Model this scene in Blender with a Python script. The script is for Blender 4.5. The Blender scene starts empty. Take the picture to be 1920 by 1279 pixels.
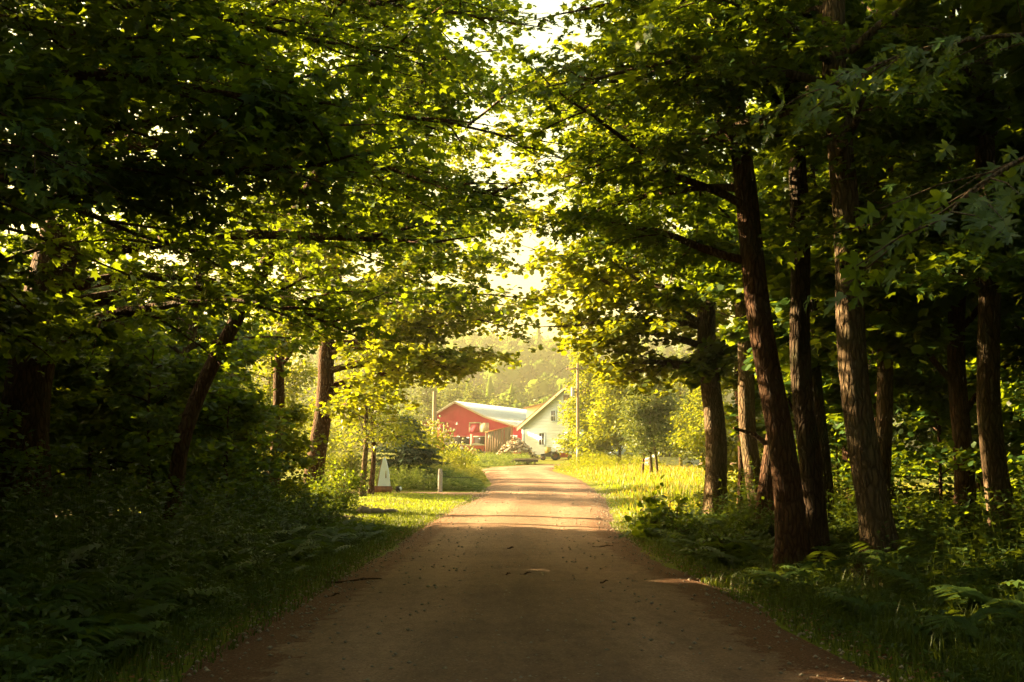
import bpy, math
import numpy as np
from mathutils import Vector, Matrix, Quaternion

R = math.radians
F = 2200.0                      # focal length in photo pixels (1920 wide)
CAM = np.array([0.0, 0.0, 1.6])
PITCH = math.atan2(894 - 639.5, F)
YAW = (960 - 948) / F           # looks a hair right of +Y

# ------------------------------------------------------------------ camera, world, sun
scene = bpy.context.scene
C = scene.collection
cd = bpy.data.cameras.new('camera')
cd.sensor_width = 36.0
cd.lens = 36.0 * F / 1920
cd.clip_start = 0.05
cd.clip_end = 4000
cam = bpy.data.objects.new('camera', cd)
cam.location = CAM
cam.rotation_euler = (math.pi / 2 + PITCH, 0, -YAW)
C.objects.link(cam)
scene.camera = cam

SUN_EL = R(18)
SUN_FWD = R(24)                 # the sun stands to the left and this much ahead
sdir = Vector((-math.cos(SUN_EL) * math.cos(SUN_FWD), math.cos(SUN_EL) * math.sin(SUN_FWD), math.sin(SUN_EL)))

world = bpy.data.worlds.new('World')
scene.world = world
world.use_nodes = True
wn = world.node_tree.nodes
wl = world.node_tree.links
wn.clear()
sky = wn.new('ShaderNodeTexSky')
sky.sky_type = 'NISHITA'
sky.sun_disc = False
sky.sun_elevation = SUN_EL
sky.sun_rotation = math.atan2(sdir.x, sdir.y)
sky.air_density = 2.0
sky.dust_density = 6.0
sky.ozone_density = 0.6
tint = wn.new('ShaderNodeMix')
tint.data_type = 'RGBA'
tint.blend_type = 'MULTIPLY'
tint.inputs[0].default_value = 1.0
tint.inputs[7].default_value = (1.0, 0.96, 0.72, 1)      # evening haze over the whole sky
bg = wn.new('ShaderNodeBackground')
bg.inputs[1].default_value = 0.05
wo = wn.new('ShaderNodeOutputWorld')
wl.new(sky.outputs[0], tint.inputs[6])
wl.new(tint.outputs[2], bg.inputs[0])
wl.new(bg.outputs[0], wo.inputs[0])

ld = bpy.data.lights.new('sun', 'SUN')
ld.energy = 5.0
ld.angle = R(0.5)
ld.color = (1.0, 0.73, 0.35)
sun = bpy.data.objects.new('sun', ld)
sun.rotation_euler = sdir.to_track_quat('Z', 'Y').to_euler()
sun.location = (-30, 20, 40)
C.objects.link(sun)

scene.view_settings.view_transform = 'Standard'
scene.view_settings.look = 'None'
scene.view_settings.gamma = 1
scene.view_settings.exposure = 3.42
scene.view_settings.use_curve_mapping = False
scene.render.engine = 'CYCLES'
cy = scene.cycles
cy.use_denoising = True
cy.max_bounces = 7
cy.diffuse_bounces = 3
cy.glossy_bounces = 2
cy.transmission_bounces = 3
cy.transparent_max_bounces = 8
cy.volume_bounces = 0
cy.use_adaptive_sampling = True
cy.adaptive_threshold = 0.02
cy.sample_clamp_indirect = 4.0
cy.caustics_reflective = False
cy.caustics_refractive = False

# ------------------------------------------------------------------ geometry helpers
def at(px, py, d):
    """world point seen at photo pixel (px, py) at distance d along the road"""
    v = Vector(((px - 960) / F, (639.5 - py) / F, -1.0))
    v.rotate(cam.rotation_euler)
    k = d / v.y
    return Vector((v.x * k, v.y * k, CAM[2] + v.z * k))

def project(p):
    """photo pixels of points p (N,3)"""
    m = np.array(cam.rotation_euler.to_matrix())
    q = (p - CAM) @ m
    w = np.maximum(-q[:, 2], 1e-3)
    return 960 + F * q[:, 0] / w, 639.5 - F * q[:, 1] / w, -q[:, 2]

class MB:
    """collects polygons; build() links them as one mesh object"""
    def __init__(self):
        self.v, self.i, self.n, self.nv = [], [], [], 0
    def add(self, verts, faces):                       # faces (M,k) array of indices
        verts = np.asarray(verts, float).reshape(-1, 3)
        faces = np.asarray(faces, int)
        self.v.append(verts)
        self.i.append((faces + self.nv).ravel())
        self.n.append(np.full(len(faces), faces.shape[1]))
        self.nv += len(verts)
        return self
    def soup(self, polys):                             # (N,k,3) loose polygons
        N, k, _ = polys.shape
        if N:
            self.add(polys.reshape(-1, 3), np.arange(N * k).reshape(N, k))
        return self
    def box(self, lo, hi, m=None):
        x0, y0, z0 = lo; x1, y1, z1 = hi
        v = np.array([(x0,y0,z0),(x1,y0,z0),(x1,y1,z0),(x0,y1,z0),(x0,y0,z1),(x1,y0,z1),(x1,y1,z1),(x0,y1,z1)], float)
        if m is not None:
            v = np.array([tuple(m @ Vector(p)) for p in v])
        return self.add(v, [(0,3,2,1),(4,5,6,7),(0,1,5,4),(1,2,6,5),(2,3,7,6),(3,0,4,7)])
    def tube(self, pts, rad, sides=6, cap=True, rough=None, rng=None):
        v, f = tube(pts, rad, sides, rough, rng)
        self.add(v, f)
        if cap:
            n = len(pts)
            self.add(v[-sides:], [list(range(sides))])
            self.add(v[:sides], [list(range(sides))[::-1]])
        return self
    def prism(self, poly, y0, y1):                     # polygon in x,z extruded along y
        n = len(poly)
        a = [(x, y0, z) for x, z in poly]; b = [(x, y1, z) for x, z in poly]
        self.add(a + b, [[i, (i + 1) % n, n + (i + 1) % n, n + i] for i in range(n)])
        self.add(a, [list(range(n))[::-1]]); self.add(b, [list(range(n))])
        return self
    def mesh(self, name, mat=None, smooth=False):
        me = bpy.data.meshes.new(name)
        v = np.concatenate(self.v) if self.v else np.zeros((0, 3))
        idx = np.concatenate(self.i) if self.i else np.zeros(0, int)
        n = np.concatenate(self.n) if self.n else np.zeros(0, int)
        me.vertices.add(len(v)); me.vertices.foreach_set('co', v.ravel())
        me.loops.add(len(idx)); me.loops.foreach_set('vertex_index', idx.astype(np.int32))
        me.polygons.add(len(n))
        me.polygons.foreach_set('loop_start', np.concatenate([[0], np.cumsum(n)[:-1]]).astype(np.int32) if len(n) else [])
        if smooth:
            me.polygons.foreach_set('use_smooth', np.ones(len(n), bool))
        me.update(calc_edges=True)
        me.validate()
        if mat:
            me.materials.append(mat)
        return me
    def build(self, name, mat, parent=None, smooth=False):
        o = bpy.data.objects.new(name, self.mesh(name, mat, smooth))
        C.objects.link(o)
        o.parent = parent
        return o

def tube(pts, rad, sides=6, rough=None, rng=None):
    pts = np.asarray(pts, float); n = len(pts)
    rad = np.broadcast_to(np.asarray(rad, float), (n,))
    t = np.gradient(pts, axis=0)
    t /= np.maximum(np.linalg.norm(t, axis=1, keepdims=True), 1e-9)
    ref = np.array([0, 1, 0.]) if abs(t[:, 1]).mean() < 0.7 else np.array([1., 0, 0])
    a = np.cross(t, ref); a /= np.maximum(np.linalg.norm(a, axis=1, keepdims=True), 1e-9)
    b = np.cross(t, a)
    th = np.linspace(0, 2 * math.pi, sides, endpoint=False)
    rr = rad[:, None] * np.ones((n, sides))
    if rough is not None:
        rr = rr * rough
    v = pts[:, None] + rr[..., None] * (np.cos(th)[None, :, None] * a[:, None] + np.sin(th)[None, :, None] * b[:, None])
    i = np.arange(n - 1)[:, None] * sides; j = np.arange(sides)[None]; k = (j + 1) % sides
    f = np.stack([i + j, i + k, i + sides + k, i + sides + j], -1).reshape(-1, 4)
    return v.reshape(-1, 3), f

def norm(a):
    return a / np.maximum(np.linalg.norm(a, axis=-1, keepdims=True), 1e-9)

def tag(o, label=None, cat=None, group=None, kind=None):
    for k, v in (('label', label), ('category', cat), ('group', group), ('kind', kind)):
        if v:
            o[k] = v
    return o

def empty(name, loc=(0, 0, 0), rz=0.0):
    o = bpy.data.objects.new(name, None)
    o.empty_display_size = 0.2
    C.objects.link(o)
    o.location = loc
    o.rotation_euler = (0, 0, rz)
    return o

def copy_tree(o, parent=None):
    c = o.copy()
    C.objects.link(c)
    c.parent = parent
    for ch in list(o.children):
        copy_tree(ch, c)
    return c

# ------------------------------------------------------------------ materials
class NT:
    def __init__(self, name):
        self.m = bpy.data.materials.new(name)
        self.m.use_nodes = True
        self.t = self.m.node_tree
        self.t.nodes.clear()
        self.out = self.t.nodes.new('ShaderNodeOutputMaterial')
    def n(self, kind, **kw):
        nd = self.t.nodes.new('ShaderNode' + kind)
        for k, v in kw.items():
            setattr(nd, k, v)
        return nd
    def l(self, a, b):
        self.t.links.new(a, b)
    def noise(self, scale, detail=4, rough=.55, vec=None, mscale=None):
        co = self.n('TexCoord').outputs['Object'] if vec is None else vec
        if mscale:
            mp = self.n('Mapping'); mp.inputs['Scale'].default_value = mscale
            self.l(co, mp.inputs[0]); co = mp.outputs[0]
        nz = self.n('TexNoise'); nz.inputs['Scale'].default_value = scale
        nz.inputs['Detail'].default_value = detail; nz.inputs['Roughness'].default_value = rough
        self.l(co, nz.inputs['Vector'])
        return nz.outputs['Fac']
    def ramp(self, fac, stops):
        r = self.n('ValToRGB')
        e = r.color_ramp.elements
        while len(e) < len(stops):
            e.new(0.5)
        for k, (p, c) in enumerate(stops):
            e[k].position = p; e[k].color = (*c, 1)
        self.l(fac, r.inputs[0])
        return r.outputs[0]
    def mix(self, fac, a, b, blend='MIX'):
        m = self.n('Mix', data_type='RGBA', blend_type=blend)
        for s, i in ((fac, 0), (a, 6), (b, 7)):
            if isinstance(s, (int, float)):
                m.inputs[i].default_value = s
            elif isinstance(s, tuple):
                m.inputs[i].default_value = (*s, 1)
            else:
                self.l(s, m.inputs[i])
        return m.outputs[2]
    def bsdf(self, col, rough=.8, spec=.3, bump=None, bs=.3, bd=.02, metal=0.0):
        p = self.n('BsdfPrincipled')
        if isinstance(col, tuple):
            p.inputs['Base Color'].default_value = (*col, 1)
        else:
            self.l(col, p.inputs['Base Color'])
        p.inputs['Roughness'].default_value = rough
        p.inputs['Specular IOR Level'].default_value = spec
        p.inputs['Metallic'].default_value = metal
        if bump is not None:
            b = self.n('Bump'); b.inputs['Strength'].default_value = bs; b.inputs['Distance'].default_value = bd
            self.l(bump, b.inputs['Height']); self.l(b.outputs[0], p.inputs['Normal'])
        return p.outputs[0]
    def done(self, sh):
        self.l(sh, self.out.inputs[0])
        return self.m

def plain(name, c1, c2=None, scale=6, rough=.8, spec=.3, bump=.3, mscale=None, metal=0.0):
    t = NT(name)
    nz = t.noise(scale, 5, .6, mscale=mscale)
    c2 = c2 or tuple(x * .65 for x in c1)
    return t.done(t.bsdf(t.ramp(nz, [(.3, c2), (.7, c1)]), rough, spec, nz if bump else None, bump, .02, metal))

def leaf_mat(name, dark, light, trans, tfac=.45, rough=.5, spec=.35):
    t = NT(name)
    g = t.n('NewGeometry')
    oi = t.n('ObjectInfo')
    ad = t.n('Math', operation='ADD'); t.l(g.outputs['Random Per Island'], ad.inputs[0]); t.l(oi.outputs['Random'], ad.inputs[1])
    fr = t.n('Math', operation='FRACT'); t.l(ad.outputs[0], fr.inputs[0])
    col = t.ramp(fr.outputs[0], [(0, dark), (.6, light), (1, tuple(x * 1.15 for x in light))])
    tc = t.ramp(fr.outputs[0], [(0, tuple(x * .7 for x in trans)), (1, trans)])
    p = t.bsdf(col, rough, spec)
    tr = t.n('BsdfTranslucent'); t.l(tc, tr.inputs[0])
    mx = t.n('MixShader'); mx.inputs[0].default_value = tfac
    t.l(p, mx.inputs[1]); t.l(tr.outputs[0], mx.inputs[2])
    return t.done(mx.outputs[0])

M = {}
M['leaf'] = leaf_mat('maple_leaf', (.018, .055, .010), (.040, .098, .017), (.27, .35, .008), .5)
M['leaf_sunlit'] = leaf_mat('sunny_leaf', (.05, .085, .010), (.09, .13, .015), (.37, .39, .008), .5)  # paler, yellower copy of the leaf; sunlight is put into its colour
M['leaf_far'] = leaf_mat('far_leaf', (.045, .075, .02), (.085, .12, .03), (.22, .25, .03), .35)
M['needle'] = leaf_mat('spruce_needle', (.03, .055, .03), (.055, .085, .045), (.08, .11, .03), .2)
M['weed'] = leaf_mat('weed_leaf', (.02, .045, .009), (.045, .085, .016), (.15, .20, .01), .35)
M['weed_pale'] = leaf_mat('pale_weed_leaf', (.07, .12, .03), (.12, .17, .045), (.24, .30, .04), .4)
M['weed_gold'] = leaf_mat('golden_weed_leaf', (.09, .105, .02), (.15, .16, .03), (.30, .30, .03), .4)
M['blade'] = leaf_mat('grass_blade', (.03, .06, .009), (.06, .095, .014), (.17, .21, .01), .35)
M['gold'] = leaf_mat('golden_grass', (.17, .12, .012), (.27, .19, .022), (.40, .29, .015), .4)
M['lawn'] = leaf_mat('lawn_blade', (.070, .115, .006), (.115, .17, .009), (.31, .38, .006), .45)
M['litter'] = leaf_mat('dead_leaf', (.09, .035, .012), (.20, .08, .03), (.2, .08, .02), .15)

def bark(name, c1, c2, moss):
    t = NT(name)
    co = t.n('TexCoord').outputs['Object']
    wp = t.n('TexNoise'); wp.inputs['Scale'].default_value = 3.0; t.l(co, wp.inputs['Vector'])
    ad = t.n('Vector' + 'Math', operation='MULTIPLY_ADD'); t.l(wp.outputs['Color'], ad.inputs[0]); ad.inputs[1].default_value = (.14, .14, .14); t.l(co, ad.inputs[2])
    mp = t.n('Mapping'); mp.inputs['Scale'].default_value = (1, 1, .22); t.l(ad.outputs[0], mp.inputs[0])
    vo = t.n('TexVoronoi', feature='DISTANCE_TO_EDGE'); vo.inputs['Scale'].default_value = 15; t.l(mp.outputs[0], vo.inputs['Vector'])
    rid = t.ramp(vo.outputs['Distance'], [(.0, (0, 0, 0)), (.22, (1, 1, 1))])
    n1 = t.noise(16, 6, .7, mp.outputs[0]); n2 = t.noise(1.1, 5, .65, co)
    h = t.mix(.45, rid, n1)
    col = t.mix(h, c2, c1)
    col = t.mix(t.ramp(n2, [(.50, (0, 0, 0)), (.68, (.75, .75, .75))]), col, moss)
    return t.done(t.bsdf(col, .92, .12, h, 1.0, .05))
M['bark'] = bark('maple_bark', (.122, .064, .039), (.028, .013, .008), (.08, .06, .038))
M['bark_dark'] = bark('dark_bark', (.085, .055, .036), (.018, .011, .008), (.06, .065, .035))
M['bark_grey'] = bark('grey_bark', (.165, .112, .07), (.042, .027, .017), (.095, .092, .056))

# road: packed tan gravel
t = NT('gravel_road')
co = t.n('TexCoord').outputs['Object']
fine = t.noise(38, 6, .75, co)
ruts = t.noise(1.6, 4, .55, co, (1.0, .09, 1))
blot = t.noise(.35, 5, .6, co)
vor = t.n('TexVoronoi'); vor.inputs['Scale'].default_value = 19; t.l(co, vor.inputs['Vector'])
base = t.ramp(ruts, [(.30, (.19, .116, .082)), (.55, (.31, .188, .124)), (.75, (.375, .24, .162))])
mid = t.noise(7, 6, .7, co, (1, .35, 1))
base = t.mix(.75, base, t.ramp(mid, [(.32, (.45, .43, .40)), (.5, (1, 1, 1)), (.68, (1.4, 1.38, 1.34))]), 'MULTIPLY')
base = t.mix(.5, base, t.ramp(blot, [(.3, (.205, .124, .086)), (.7, (.365, .23, .152))]))
ed = t.n('Attribute', attribute_name='across')
track = t.ramp(ed.outputs['Fac'], [(0, (.72, .70, .68)), (.24, (.88, .87, .86)), (.42, (1.16, 1.16, 1.16)), (.60, (.90, .88, .86)), (.80, (.86, .82, .78))])
base = t.mix(.9, base, track, 'MULTIPLY')
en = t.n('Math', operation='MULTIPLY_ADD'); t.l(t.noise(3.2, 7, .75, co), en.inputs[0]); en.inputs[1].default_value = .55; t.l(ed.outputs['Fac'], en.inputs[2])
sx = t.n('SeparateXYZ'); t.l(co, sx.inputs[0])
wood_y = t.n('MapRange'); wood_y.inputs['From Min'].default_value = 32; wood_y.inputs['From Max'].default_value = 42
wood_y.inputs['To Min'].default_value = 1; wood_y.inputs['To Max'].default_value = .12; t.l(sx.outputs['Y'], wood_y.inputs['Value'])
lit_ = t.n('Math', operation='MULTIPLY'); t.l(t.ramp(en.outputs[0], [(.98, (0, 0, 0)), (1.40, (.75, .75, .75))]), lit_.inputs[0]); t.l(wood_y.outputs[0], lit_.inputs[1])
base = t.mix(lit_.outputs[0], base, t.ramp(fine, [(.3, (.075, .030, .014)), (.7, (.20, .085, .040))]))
base = t.mix(.8, base, t.ramp(fine, [(.30, (.32, .30, .28)), (.50, (1, 1, 1)), (.72, (1.35, 1.32, 1.28))]), 'MULTIPLY')
base = t.mix(t.ramp(vor.outputs['Distance'], [(.12, (.7, .7, .7)), (.26, (0, 0, 0))]), base, t.ramp(vor.outputs['Color'], [(.2, (.10, .07, .05)), (.55, (.30, .22, .15)), (.9, (.52, .43, .33))]))
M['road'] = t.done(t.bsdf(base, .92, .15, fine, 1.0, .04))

t = NT('grass_ground')
n1 = t.noise(.22, 5, .6); n2 = t.noise(7, 5, .7)
col = t.ramp(n1, [(.3, (.09, .115, .008)), (.5, (.125, .14, .010)), (.7, (.18, .155, .016))])
col = t.mix(.6, col, t.ramp(n2, [(.3, (.45, .45, .45)), (.65, (1.1, 1.1, 1.1))]), 'MULTIPLY')
M['ground'] = t.done(t.bsdf(col, .95, .1, n2, .6, .05))
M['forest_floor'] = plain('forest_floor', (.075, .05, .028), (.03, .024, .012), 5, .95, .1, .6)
M['hill'] = plain('hill_ground', (.06, .075, .02), (.03, .045, .012), .08, .95, .1, .3)
M['stone'] = plain('field_stone', (.24, .20, .17), (.11, .09, .075), 5, .9, .2, .6)
M['pebble'] = plain('pebble', (.36, .30, .24), (.18, .14, .11), 9, .9, .2, 0)
M['granite'] = plain('granite_post', (.42, .39, .36), (.26, .24, .22), 14, .85, .3, .5)
M['red'] = plain('barn_red', (.34, .010, .050), (.25, .007, .035), 1.1, .75, .3, .15, (1, 1, .3))
M['red_trim'] = plain('faded_red_trim', (.50, .16, .14), (.38, .10, .09), 3, .8, .2, .2)
M['trim_grey'] = plain('weathered_trim', (.36, .29, .23), (.22, .17, .13), 5, .85, .2, .3)
M['metal_roof'] = plain('metal_roofing', (.52, .55, .57), (.40, .42, .44), 1.2, .45, .5, .1, (1, .25, 1))
M['white'] = plain('white_paint', (.68, .77, .92), (.61, .69, .83), 1.6, .7, .3, .1)
M['cream'] = plain('warm_lit_paint', (.78, .70, .50), (.68, .60, .42), 2, .7, .3, .1)  # warm light on the dormer is put into this cream tone
M['shingle'] = plain('brown_shingle', (.24, .16, .11), (.15, .10, .07), 6, .9, .1, .4)
M['old_wood'] = plain('weathered_board', (.30, .22, .15), (.15, .105, .072), 7, .9, .15, .5, (1, 1, .08))
M['sunlit_wood'] = plain('sunlit_board', (.42, .20, .09), (.28, .12, .05), 7, .85, .2, .4, (1, 1, .1))  # same boards as the wall, with warm sunlight painted into the colour
M['pole'] = plain('pole_wood', (.40, .30, .22), (.24, .17, .12), 8, .9, .2, .4, (1, 1, .06))
M['pale_wood'] = plain('split_wood', (.62, .48, .36), (.36, .25, .18), 6, .85, .2, .3)
M['inside_shade'] = plain('painted_inside_shade', (.02, .016, .018), (.012, .010, .012), 3, .9, .1, 0)  # near-black panel colour stands in for the shade inside the openings
M['glass'] = plain('window_glass', (.06, .045, .055), (.03, .025, .03), 3, .12, .6, 0)
M['dark_metal'] = plain('dark_metal', (.06, .05, .045), (.03, .026, .024), 6, .6, .4, .2)
M['rust'] = plain('rusty_metal', (.20, .085, .04), (.10, .045, .025), 8, .85, .2, .4)
M['rubber'] = plain('rubber', (.03, .03, .03), (.02, .02, .02), 8, .8, .2, .2)
M['red_paint'] = plain('machine_red', (.55, .06, .025), (.40, .04, .02), 3, .45, .5, .1)
M['tarp'] = plain('pale_tarp', (.66, .58, .44), (.50, .42, .30), 4, .8, .2, .4)
M['yellow_board'] = plain('yellow_board', (.52, .38, .12), (.40, .28, .08), 4, .8, .2, .2)
M['wire'] = plain('wire', (.05, .045, .04), (.03, .03, .03), 4, .6, .3, 0)
M['silver'] = plain('grey_car_paint', (.5, .5, .52), (.42, .42, .44), 3, .35, .5, 0)
M['flower'] = plain('cream_flower', (.75, .66, .40), (.6, .5, .3), 9, .8, .2, 0)
t = NT('lamp_glow')
em = t.n('Emission'); em.inputs[0].default_value = (1, .85, .55, 1); em.inputs[1].default_value = .35
M['glow'] = t.done(em.outputs[0])

# ------------------------------------------------------------------ terrain
_ky = np.array([-300, 24, 33, 45, 57, 80, 98, 112, 130, 145, 158, 2000.])
_kz = np.array([0, 0, .05, .36, .80, 1.60, 2.20, 2.70, 3.85, 4.45, 4.70, 4.70])
_ty = np.arange(-300, 1000, 1.0)
_tz = np.convolve(np.pad(np.interp(_ty, _ky, _kz), 6, 'edge'), np.ones(13) / 13, 'valid')
def prof(y):
    return np.interp(y, _ty, _tz)

def vnoise(x, y, s, seed=0):
    """smooth value noise in the plane"""
    x = np.asarray(x, float) / s + 137.3 * seed; y = np.asarray(y, float) / s - 71.7 * seed
    xi, yi = np.floor(x), np.floor(y); fx, fy = x - xi, y - yi
    fx = fx * fx * (3 - 2 * fx); fy = fy * fy * (3 - 2 * fy)
    def h(a, b):
        q = np.sin(a * 127.1 + b * 311.7 + seed * 17.17) * 43758.5453
        return q - np.floor(q)
    return (h(xi, yi) * (1 - fx) + h(xi + 1, yi) * fx) * (1 - fy) + (h(xi, yi + 1) * (1 - fx) + h(xi + 1, yi + 1) * fx) * fy

RK = np.array([(.2, -70), (.2, -30), (.22, 10), (.33, 33), (1.0, 46), (1.75, 58), (1.9, 72), (1.25, 88), (.95, 97), (1.5, 103.5), (4.2, 108.5), (9, 111.5), (18, 113.5), (34, 115)], float)
def catmull(P, per=14):
    P = np.vstack([2 * P[0] - P[1], P, 2 * P[-1] - P[-2]])
    out = []
    for i in range(1, len(P) - 2):
        a, b, c, d = P[i - 1], P[i], P[i + 1], P[i + 2]
        for t in np.linspace(0, 1, per, endpoint=False):
            out.append(.5 * ((2 * b) + (c - a) * t + (2 * a - 5 * b + 4 * c - d) * t * t + (-a + 3 * b - 3 * c + d) * t ** 3))
    out.append(P[-2])
    return np.array(out)
ROAD = catmull(RK)
DRIVE = catmull(np.array([(1.2, 56.3), (-2, 56.8), (-6, 57.6), (-12, 58.5), (-22, 59)], float))
def dist_path(x, y, P):
    x = np.asarray(x, float).ravel(); y = np.asarray(y, float).ravel()
    best = np.full(len(x), 1e9)
    for a, b in zip(P[:-1], P[1:]):
        ab = b - a; L = ab @ ab
        t = np.clip(((x - a[0]) * ab[0] + (y - a[1]) * ab[1]) / L, 0, 1)
        best = np.minimum(best, np.hypot(x - a[0] - t * ab[0], y - a[1] - t * ab[1]))
    return best
def road_x(y):
    return np.interp(y, ROAD[:, 1], ROAD[:, 0])

def H(x, y):
    x = np.asarray(x, float); y = np.asarray(y, float)
    off = np.abs(x - road_x(np.minimum(y, 100)))
    bank = np.clip((off - 3.2) / 4, 0, 1)
    bank = bank * bank * (3 - 2 * bank)
    wood = np.clip((40 - y) / 12, 0, 1)
    dip = np.exp(-((off - 4.0) / .7) ** 2) * -.10 * wood
    z = prof(y) + bank * (.10 + .22 * wood) * (1 + .6 * (vnoise(x, y, 9, 3) - .5)) + dip
    z = z + bank * ((vnoise(x, y, 2.3, 1) - .5) * .16 + (vnoise(x, y, 14, 2) - .5) * .25)
    return z

def grid_sheet(name, xs, ys, zf, mat, kind='structure'):
    X, Y = np.meshgrid(xs, ys)
    Z = zf(X, Y)
    nx = len(xs)
    i = np.arange(len(ys) - 1)[:, None] * nx; j = np.arange(nx - 1)[None]
    f = np.stack([i + j, i + j + 1, i + nx + j + 1, i + nx + j], -1).reshape(-1, 4)
    o = MB().add(np.stack([X, Y, Z], -1).reshape(-1, 3), f).build(name, mat, smooth=True)
    o['kind'] = kind
    return o

xs = np.concatenate([np.arange(-480, -40, 20), np.arange(-40, -16, 2), np.arange(-16, 16, .5), np.arange(16, 40, 2), np.arange(40, 481, 20)])
ys = np.concatenate([np.arange(-120, -10, 8), np.arange(-10, 70, .6), np.arange(70, 125, 1.2), np.arange(125, 180, 4), np.arange(180, 761, 20)])
def ground_z(X, Y):
    Z = H(X, Y)
    near = (np.abs(X) < 40) & (Y > -80) & (Y < 120)
    d = np.full(X.shape, 1e9)
    d[near] = np.minimum(dist_path(X[near], Y[near], ROAD), dist_path(X[near], Y[near], DRIVE) + 1.7)
    return Z - .09 * np.clip((3.4 - d) / .5, 0, 1)
grid_sheet('ground', xs, ys, ground_z, M['ground'])

def ribbon(name, P, half, mat, lift, rng_seed, crown=.05):
    rg = np.random.default_rng(rng_seed)
    seg = np.concatenate([[0], np.cumsum(np.hypot(*np.diff(P, axis=0).T))])
    n = int(seg[-1] / .35)
    s = np.linspace(0, seg[-1], n)
    p = np.stack([np.interp(s, seg, P[:, 0]), np.interp(s, seg, P[:, 1])], 1)
    t = norm(np.gradient(p, axis=0)); nn = np.stack([t[:, 1], -t[:, 0]], 1)
    w = np.linspace(-1, 1, 15)
    V = []
    wl_ = half + .22 * (vnoise(s, s * 0, 1.1, 5) - .5) + .5 * (vnoise(s, s * 0, 6, 6) - .5)
    wr_ = half + .22 * (vnoise(s, s * 0, 1.1, 7) - .5) + .5 * (vnoise(s, s * 0, 6, 8) - .5)
    for k in w:
        off = k * (wl_ if k < 0 else wr_)
        q = p + nn * off[:, None]
        z = prof(q[:, 1]) + lift + crown * (1 - k * k) - .10 * (abs(k) > .99)
        rut = -.018 * (np.exp(-((abs(k) - .42) / .10) ** 2))
        z = z + rut + .012 * (vnoise(q[:, 0], q[:, 1], 1.3, 4) - .5)
        V.append(np.column_stack([q, z]))
    V = np.stack(V, 1)
    m = len(w)
    i = np.arange(n - 1)[:, None] * m; j = np.arange(m - 1)[None]
    f = np.stack([i + j, i + j + 1, i + m + j + 1, i + m + j], -1).reshape(-1, 4)
    o = MB().add(V.reshape(-1, 3), f).build(name, mat, smooth=True)
    at_ = o.data.attributes.new('across', 'FLOAT', 'POINT')
    at_.data.foreach_set('value', np.tile(np.abs(w), n).astype(np.float32))
    o['kind'] = 'structure'
    return o
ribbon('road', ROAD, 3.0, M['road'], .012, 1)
ribbon('driveway', DRIVE, 1.25, M['road'], .004, 2, .02)

# woodland floor under the trees on both sides
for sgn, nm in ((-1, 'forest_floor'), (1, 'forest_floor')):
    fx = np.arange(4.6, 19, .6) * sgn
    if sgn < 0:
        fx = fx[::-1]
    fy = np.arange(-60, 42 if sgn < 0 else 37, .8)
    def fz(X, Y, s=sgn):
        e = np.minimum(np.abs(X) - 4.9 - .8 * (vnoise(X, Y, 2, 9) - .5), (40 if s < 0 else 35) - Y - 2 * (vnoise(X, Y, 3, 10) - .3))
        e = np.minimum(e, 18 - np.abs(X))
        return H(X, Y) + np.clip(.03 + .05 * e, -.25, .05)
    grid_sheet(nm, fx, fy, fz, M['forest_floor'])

# forested hill behind the farm
def hill_z(X, Y):
    r = np.clip((Y - 240) / 380, 0, 1)
    r = r * r * (3 - 2 * r)
    return 3.5 + r * (56 + 20 * (vnoise(X, Y, 160, 11) - .5) + 8 * np.sin(X / 130)) + r * 8 * (vnoise(X, Y, 45, 12) - .5)
grid_sheet('hill', np.arange(-470, 471, 10), np.arange(236, 751, 10), hill_z, M['hill'])

# ------------------------------------------------------------------ leaf templates
MAPLE = np.array([(0, 0, 0), (.40, .03, -.08), (.27, .27, -.01), (.55, .58, -.13), (.19, .60, -.02), (0, 1.0, -.16),
                  (-.19, .60, -.02), (-.55, .58, -.13), (-.27, .27, -.01), (-.40, .03, -.08)])
OVAL = np.array([(0, 0, 0), (.24, .42, .05), (0, 1, -.12), (-.24, .42, .05)])
MAPLE6 = np.array([(0, 0, 0), (.44, .10, -.08), (.50, .60, -.12), (0, 1.0, -.16), (-.50, .60, -.12), (-.44, .10, -.08), (0, .02, 0)])[:6]
LANCE = np.array([(0, 0, 0), (.12, .4, .03), (0, 1, -.18), (-.12, .4, .03)])

def leaf_polys(T, pos, tip, nrm, size):
    y = norm(tip); x = norm(np.cross(y, nrm)); z = np.cross(x, y)
    s = size[:, None, None]
    return pos[:, None] + s * (T[None, :, 0:1] * x[:, None] + T[None, :, 1:2] * y[:, None] + T[None, :, 2:3] * z[:, None])

def fine_leaf_mesh(name, seed, mat):
    """one large maple leaf: toothed lobes, folded along the midrib, with its stalk"""
    rg = np.random.default_rng(seed)
    half = [(0, 0), (.16, -.07), (.40, .00), (.33, .10), (.24, .20), (.42, .34), (.58, .55), (.44, .56), (.36, .66), (.22, .54), (.17, .62), (.20, .80), (.08, .84), (0, 1.02)]
    half = [(x * (1 + .1 * rg.normal()), y) for x, y in half]
    b = MB()
    for s in (1, -1):
        v = [(s * x, y, abs(x) * .22 - .22 * y * y - .12 * x * x) for x, y in half]
        c = [(0, .3, -.02), (0, .62, -.085)]
        n = len(v)
        tri = []
        for i in range(n - 1):
            ctr = n if half[i][1] < .5 and i < 9 else n + 1
            tri.append((i, i + 1, ctr) if s > 0 else (i + 1, i, ctr))
        tri.append((9, n + 1, n) if s > 0 else (n, n + 1, 9))
        b.add(v + c, tri)
    b.tube([(0, .02, 0), (0, -.25, .03), (0, -.5, .12)], [.012, .01, .012], 3, cap=False)
    return b.mesh(name, mat)
FINE = [fine_leaf_mesh('leaf', 40 + k, M['leaf']) for k in range(3)]

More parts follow.
